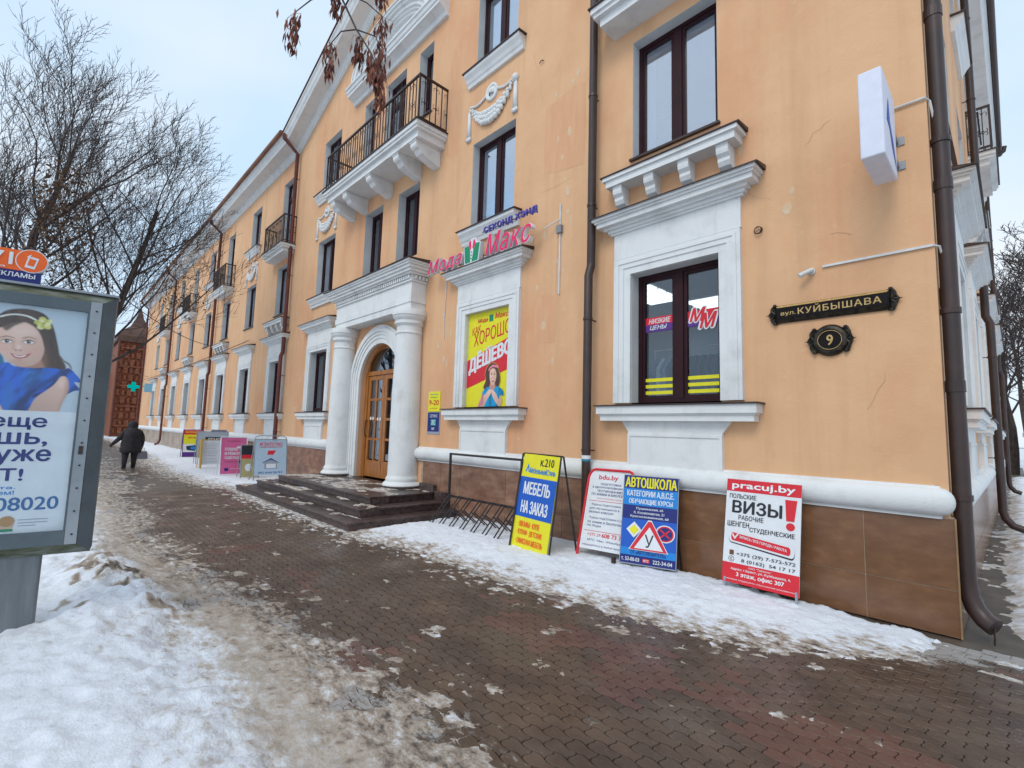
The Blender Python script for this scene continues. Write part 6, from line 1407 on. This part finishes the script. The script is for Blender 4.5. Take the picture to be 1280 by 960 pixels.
# ============================================================ TREES
def grow(seed, base, h, r0, lean=(0,0), levels=4, spread=.6, nb=(9, 6, 5, 4), L0=None, droop=0.0, twr=.006):
    rng = random.Random(seed); trunk = MB(); crown = MB(); tips = []
    def axis(mb, p, d, L_, r, lev, n, seg):
        pts = [p]; dd = d.normalized(); q = p.copy(); dirs = [dd]
        for i in range(seg):
            j = .06 if lev == 0 else .11
            dd = (dd+Vector((rng.gauss(0, j), rng.gauss(0, j), rng.gauss(0, j)+((.05, .09, .12, .14, .14)[lev]-droop)))).normalized()
            q = q+dd*(L_/seg); pts.append(q.copy()); dirs.append(dd)
        rs_ = [max(twr*.55, r*(1-.72*i/seg)) for i in range(seg+1)]
        mb.tube(pts, rs_, n, cap=False); return pts, dirs, rs_
    def rec(p, d, L_, r, lev):
        if lev > levels: return
        n = (8, 6, 4, 3, 3)[min(lev, 4)]; seg = (7, 6, 5, 4, 3)[min(lev, 4)]
        pts, dirs, rs_ = axis(trunk if lev == 0 else crown, p, d, L_, r, lev, n, seg)
        if lev == levels: tips.append(pts[-1]); return
        k = nb[lev]
        for i in range(k):
            t = (.34 if lev == 0 else .22)+(.78 if lev > 0 else .66)*(i+rng.random()*.5)/k; t = min(t, .99)
            s = t*seg; a = int(s); a = min(a, seg-1); pp = pts[a].lerp(pts[a+1], s-a); dd = dirs[a+1]
            side = dd.orthogonal().normalized(); side.rotate(Matrix.Rotation(i*2.4+rng.random()*.8, 3, dd))
            sp = spread*rng.uniform(.75, 1.25); nd_ = (dd*math.cos(sp)+side*math.sin(sp)).normalized()
            nl = L_*rng.uniform(.48, .66)*(1.05-.45*t)
            if lev == 0: nl = L_*rng.uniform(.42, .6)*(1.15-.55*t)
            rec(pp, nd_, nl, max(twr, rs_[a]*rng.uniform(.28, .40)), lev+1)
    rec(Vector(base), Vector((lean[0], lean[1], 1)), h, r0, 0)
    return trunk, crown, tips
def tree(label, base, h, r0, seed, seeds=0, group=None, **kw):
    t = thing('bare_tree', label, 'tree', base, 0, group); tr, cr, tips = grow(seed, (0, 0, 0), h, r0, **kw)
    tr.build('trunk', BARK, t, smooth=True); cr.build('crown', TWIG, t)
    if seeds:
        mb = MB(); rg = random.Random(seed)
        tp_ = [p for p in tips if seeds(Vector(base)+p) and (math.sin(p.x*2.1+seed)+math.sin(p.y*2.7)+math.sin(p.z*2.3)) > .8]
        for p in tp_:
            for k in range(5):
                c = p+Vector((rg.gauss(0, .10), rg.gauss(0, .10), rg.gauss(-.05, .12))); a = Vector((rg.gauss(0, 1), rg.gauss(0, 1), rg.gauss(0, 1))).normalized()*.04; b_ = a.orthogonal().normalized()*.022
                mb.quad(c-a-b_, c+a-b_, c+a+b_, c-a+b_)
        mb.build('seed_clusters', SEEDG, t, kind='stuff')
    return t
tree('tall bare tree rising straight behind the poster case', (-16.0, -6.35, 0), 8.8, .17, 11, seeds=lambda p: 3 < p.z < 7.4 and p.y > -6.3, levels=4, nb=(20, 9, 6, 4), spread=.60, twr=.0062)
tree('bare tree leaning right towards the far facade', (-17.5, -5.7, 0), 8.2, .16, 21, seeds=lambda p: p.z < 5.6, levels=4, lean=(0, .24), nb=(19, 9, 6, 4), spread=.68, twr=.0062)
tree('bare tree farther down the street at the left edge', (-26, -9.0, 0), 9.0, .25, 31, levels=4, nb=(9, 7, 5, 4), spread=.7, twr=.011)
for i, (x, y, h, lab) in enumerate([(1.6, 31, 10, 'bare tree nearest the side street in the right background'), (4.2, 38, 12, 'second bare tree of the right background row'), (-.5, 40, 11, 'tallest bare tree far behind the side wing'), (1.2, 52, 12, 'bare tree farthest right behind the corner'), (3.0, 60, 12, 'bare tree farthest away at the end of the side street'), (.2, 34, 9, 'bare tree just behind the far end of the side wing'), (2.6, 27, 9, 'bare tree closest to the corner downpipe on the right')]):
    tree(lab, (x, y, 0), h, .25, 41+i, levels=4, nb=(11, 7, 5, 3), spread=.75, twr=.02, group='bare trees behind the side street')
# overhanging branch with seed bunches; its trunk stands behind and left of the camera
t = thing('maple_tree', 'tree overhead whose branch hangs in at the top with dry seed bunches', 'tree', (-3.4, -9.2, 0))
o0 = Vector((-3.4, -9.2, 0))
mb = MB(); mb.tube([Vector(p)-o0 for p in ((-3.4, -9.2, 0), (-3.35, -9.15, 2), (-3.2, -9.0, 4), (-3.1, -8.7, 6), (-3.0, -8.5, 8))], [.22, .19, .17, .14, .09], 10); mb.build('trunk', BARK, t, smooth=True)
mb = MB(); main = [(-3.15, -8.9, 5.0), (-3.0, -7.8, 5.9), (-2.8, -6.4, 6.0), (-2.65, -5.3, 5.4), (-2.55, -4.70, 4.75), (-2.40, -4.53, 4.22), (-2.31, -4.43, 3.95), (-2.22, -4.37, 3.78), (-2.17, -4.32, 3.62)]
LIFT = Vector((0, 0, .12))
mb.tube([Vector(p)-o0+(LIFT if p[1] > -5 else LIFT*0) for p in main], [.05, .04, .028, .018, .010, .007, .006, .005, .003], 7)
CL = []
sub = [((-2.55, -4.70, 4.75), (-2.62, -4.9, 4.62), (-2.66, -4.98, 4.42)), ((-2.47, -4.6, 4.45), (-2.42, -4.45, 4.42), (-2.33, -4.28, 4.40)), ((-2.40, -4.53, 4.22), (-2.47, -4.66, 4.10), (-2.50, -4.74, 3.98)), ((-2.40, -4.53, 4.22), (-2.34, -4.36, 4.2), (-2.30, -4.27, 4.14)), ((-2.31, -4.43, 3.95), (-2.37, -4.50, 3.93), (-2.39, -4.55, 3.83)), ((-2.31, -4.43, 3.95), (-2.25, -4.33, 3.93), (-2.24, -4.30, 3.86)), ((-2.55, -4.70, 4.75), (-2.50, -4.50, 4.72), (-2.42, -4.35, 4.68)), ((-2.62, -5.0, 5.1), (-2.68, -5.15, 4.85), (-2.72, -5.22, 4.62)), ((-2.62, -5.0, 5.1), (-2.52, -4.75, 4.95), (-2.42, -4.55, 4.85))]
for s in sub: mb.tube([Vector(p)-o0+LIFT for p in s], [.005, .004, .003], 5); CL.append(s[-1])
CL += [(-2.22, -4.37, 3.78), (-2.17, -4.32, 3.62), (-2.40, -4.53, 4.25), (-2.29, -4.42, 3.9), (-2.45, -4.58, 4.40), (-2.19, -4.34, 3.70)]
mb.build('branch', TWIG, t, smooth=True)
rg = random.Random(77)
for c in CL:
    mb = MB(); c = Vector(c)-o0+LIFT; nn = rg.randint(48, 78); ln = rg.uniform(.14, .25)
    for k in range(nn):
        tt = rg.random(); p = c+Vector((rg.gauss(0, .026)*(1-.4*tt), rg.gauss(0, .026)*(1-.4*tt), -ln*tt)); L_ = rg.uniform(.05, .085); w_ = rg.uniform(.008, .013)
        d = Vector((rg.gauss(0, .18), rg.gauss(0, .18), -1)).normalized(); s_ = d.orthogonal().normalized(); s_.rotate(Matrix.Rotation(rg.random()*6.28, 3, d))
        mb.add([p, p+d*L_*.4+s_*w_, p+d*L_, p+d*L_*.5-s_*w_*.6], [(0, 1, 2, 3)])
        if k % 3 == 0: mb.tube([c, c.lerp(p, .5)+Vector((rg.gauss(0, .006), rg.gauss(0, .006), 0)), p], .0012, 3, cap=False)
    mb.build('seed_cluster', SEED, t)

# ============================================================ FAR LEFT AND RIGHT
BR = thing('brick_house', 'ornate orange brick house with pointed roof beyond the far end of the facade', 'house', (-60, 0, 0))
mb = MB(); mb.box(-12, 0, -1.0, 9, 0, 9.3); mb.build('wall', BRICKO, BR)
mb = MB(); PQ = MB(); PQ.box(0, .22, -.16, .16, 0, .62)
PQm = PQ.mesh('quoin', BRICKO); PQ2 = MB(); PQ2.box(0, .14, -.10, .10, .0, .5); PQ2m = PQ2.mesh('quoin', BRICKO)
for j in range(12):
    for i, y in enumerate((-.78, -.30, .16, .62, 1.9, 2.5)): inst(PQm if (i+j) % 2 else PQ2m, 'quoin', BR, (0.001, y, .3+j*.74))
for z in (1.0, 2.9, 4.9, 6.8, 8.6): 
    q = MB(); q.box(0.002, .26, -1.06, 9.02, z, z+.14); q.build('string_course', BRICKO, BR)
for y in (1.15, -.98):
    q = MB(); q.tube([(.32, y, 0), (.32, y, 9.3)], .09, 8); q.build('downpipe', PIPER, BR)
mb = MB()
vs = []
for k, (s, z) in enumerate(((1.0, 9.3), (.98, 9.9), (.80, 10.4), (.42, 11.0), (.18, 11.9), (.03, 13.0))): vs += [(-1.2-1.5*s, .55-1.75*s, z), (-1.2+1.5*s, .55-1.75*s, z), (-1.2+1.5*s, .55+1.75*s, z), (-1.2-1.5*s, .55+1.75*s, z)]
mb.add(vs, [(k*4+i, k*4+(i+1) % 4, k*4+4+(i+1) % 4, k*4+4+i) for k in range(5) for i in range(4)]+[(20, 21, 22, 23)]); mb.build('spire_roof', SLATE, BR)
mb = MB(); mb.box(-12.2, .3, -1.2, 9.2, 9.3, 9.6); mb.box(-12, 0, 2.4, 9, 9.6, 10.3); mb.build('roof', SLATE, BR)
GH = thing('grey_house', 'pale grey house with dark gate far down the street left of the brick house', 'house', (-66, -5, 0))
mb = MB(); mb.box(-10, 0, -7, 3.6, 0, 6.5); mb.build('wall', mat('pale_grey_render', (.36, .38, .40), (.46, .48, .5), scale=1, rough=.9), GH); mb = MB(); mb.box(-10.3, .3, -7.3, 3.9, 6.5, 6.8); mb.build('roof', SLATE, GH)
for y in (3.0, 2.1, .6, -.9, -2.4):
    for z in (1.2, 4.0):
        q = MB(); q.box(0, .05, y-.45, y+.1, z, z+1.5); w_ = q.build('window', FRAME, GH); q = MB(); q.box(.051, .06, y-.40, y+.05, z+.06, z+1.44); q.build('pane', GLASSD, w_)
q = MB(); q.box(.0, .12, 2.2, 3.5, 0, .9); q.build('base_band', WHITE, GH)
# kiosk and far buildings on the right
K = thing('white_kiosk', 'small white kiosk at the far end of the side street', 'kiosk', (2.0, 33.5, 0)); mb = MB(); mb.box(-1.2, 1.2, -1, 1, 0, 2.1); mb.build('wall', PLASTIC, K); mb = MB(); mb.box(-1.35, 1.35, -1.15, 1.15, 2.1, 2.3); mb.build('roof', PLASTIC, K); mb = MB(); mb.box(-.7, .5, -1.03, -1.0, 1.0, 1.8); mb.build('window', FRAME, K)
# ============================================================ PERSON
P0 = Vector((-20.4, -3.42, 0))
PR = thing('person', 'person in black hooded coat walking away along the snowy pavement', 'person', P0)
def skinned(name, verts, edges, radii, m_, parent, sub=2, root=0):
    me = bpy.data.meshes.new(name); me.from_pydata(verts, edges, []); o = bpy.data.objects.new(name, me); COL.objects.link(o); o.parent = parent; me.materials.append(m_)
    sk = o.modifiers.new('skin', 'SKIN'); sk.use_smooth_shade = True
    for i, r in enumerate(radii): me.skin_vertices[0].data[i].radius = r if isinstance(r, tuple) else (r, r)
    for i in range(len(verts)): me.skin_vertices[0].data[i].use_root = (i == root)
    s = o.modifiers.new('sub', 'SUBSURF'); s.levels = sub; s.render_levels = sub
    return o
# faces -X; image left is -Y. hips 0, chest, neck, head, legs, arms
V = [(0, 0, .80), (0, 0, 1.02), (-.01, 0, 1.22), (-.03, 0, 1.33), (-.06, 0, 1.40),
     (0, -.11, .74), (.02, -.14, .42), (.10, -.15, .10), (.02, -.15, .05),
     (0, .11, .74), (-.02, .11, .42), (.0, .11, .09), (-.10, .11, .05),
     (-.01, -.20, 1.22), (0, -.32, 1.0), (-.03, -.47, .83), (-.04, -.52, .77),
     (-.01, .20, 1.22), (.02, .29, .98), (-.02, .29, .75), (-.02, .28, .66)]
Ed = [(0, 1), (1, 2), (2, 3), (3, 4), (0, 5), (5, 6), (6, 7), (7, 8), (0, 9), (9, 10), (10, 11), (11, 12), (2, 13), (13, 14), (14, 15), (15, 16), (2, 17), (17, 18), (18, 19), (19, 20)]
Ra = [(.21, .26), (.20, .25), (.17, .22), (.08, .08), (.10, .10), .15, .105, .065, .055, .15, .105, .065, .055, .10, .085, .06, .045, .10, .085, .06, .04]
skinned('body', V, Ed, Ra, COAT, PR)
mb = MB(); mb.lathe([(.275, .52), (.295, .55), (.30, .66), (.285, .74), (.295, .80), (.275, .90), (.285, .96), (.26, 1.06), (.268, 1.10), (.235, 1.22), (.12, 1.32)], (0, 0, 0), 24); co = mb.build('coat', COAT, PR, smooth=True); co.scale = (.8, 1, 1)
mb = MB(); mb.lathe([(.03, -.17), (.12, -.14), (.150, -.04), (.150, .05), (.11, .12), (.03, .155)], (-.04, 0, 1.43), 16); mb.build('hood', COAT, PR, smooth=True)
for (bx, by) in ((.06, -.15), (-.06, .11)):
    q = MB(); q.lathe([(.055, .0), (.065, .03), (.06, .10), (.07, .22)], (bx, by, 0), 12); q.box(bx-.14, bx+.03, by-.045, by+.045, 0, .06); q.build('boot', flat('dark_boot_leather', (.02, .015, .013)), PR, bevel=.012)
for (gx, gy, gz) in ((-.045, -.53, .75), (-.02, .28, .66)):
    q = MB(); q.lathe([(.008, -.055), (.035, -.04), (.042, 0), (.03, .05)], (gx, gy, gz), 10); q.build('glove', flat('dark_brown_glove', (.05, .03, .025)), PR, smooth=True)
q = MB(); q.lathe([(.115, 1.29), (.135, 1.32), (.13, 1.36), (.10, 1.37)], (-.03, 0, 0), 16); q.build('collar', flat('dark_fur_collar', (.05, .04, .038)), PR, smooth=True)
mb = MB(); mb.lathe([(.02, -.07), (.08, -.05), (.10, .0), (.08, .06), (.02, .09)], (-.12, -.04, 1.43), 12); mb.build('face', SKIN2, PR, smooth=True)
BG = thing('handbag', 'pale grey handbag hanging from the walking person\'s right hand', 'bag', P0+Vector((-.02, .32, .30)))
mb = MB(); mb.prism([(-.17, 0), (.17, 0), (.13, .26), (-.11, .26)], lambda p, q, t: (t, p, q), -.06, .06); mb.build('bag_body', BAG, BG, bevel=.02)
mb = MB(); mb.tube([(0, -.07, .25), (0, -.05, .36), (0, .0, .40), (0, .05, .36), (0, .08, .25)], .009, 6); mb.build('strap', PAPER, BG)

# repeats share a group phrase
for o in bpy.data.objects:
    if 'category' not in o or 'group' in o: continue
    g_ = {'sandwich board': 'advertising boards standing along the wall', 'conduit': 'cable conduits on the facade', 'cable': 'cables on and over the facade', 'street sign': 'street name plaques at the corner', 'tree': 'bare trees on the left of the pavement', 'window sticker': 'stickers on the shop window', 'house': 'houses beyond the far end of the facade'}.get(o['category'])
    if g_: o['group'] = g_
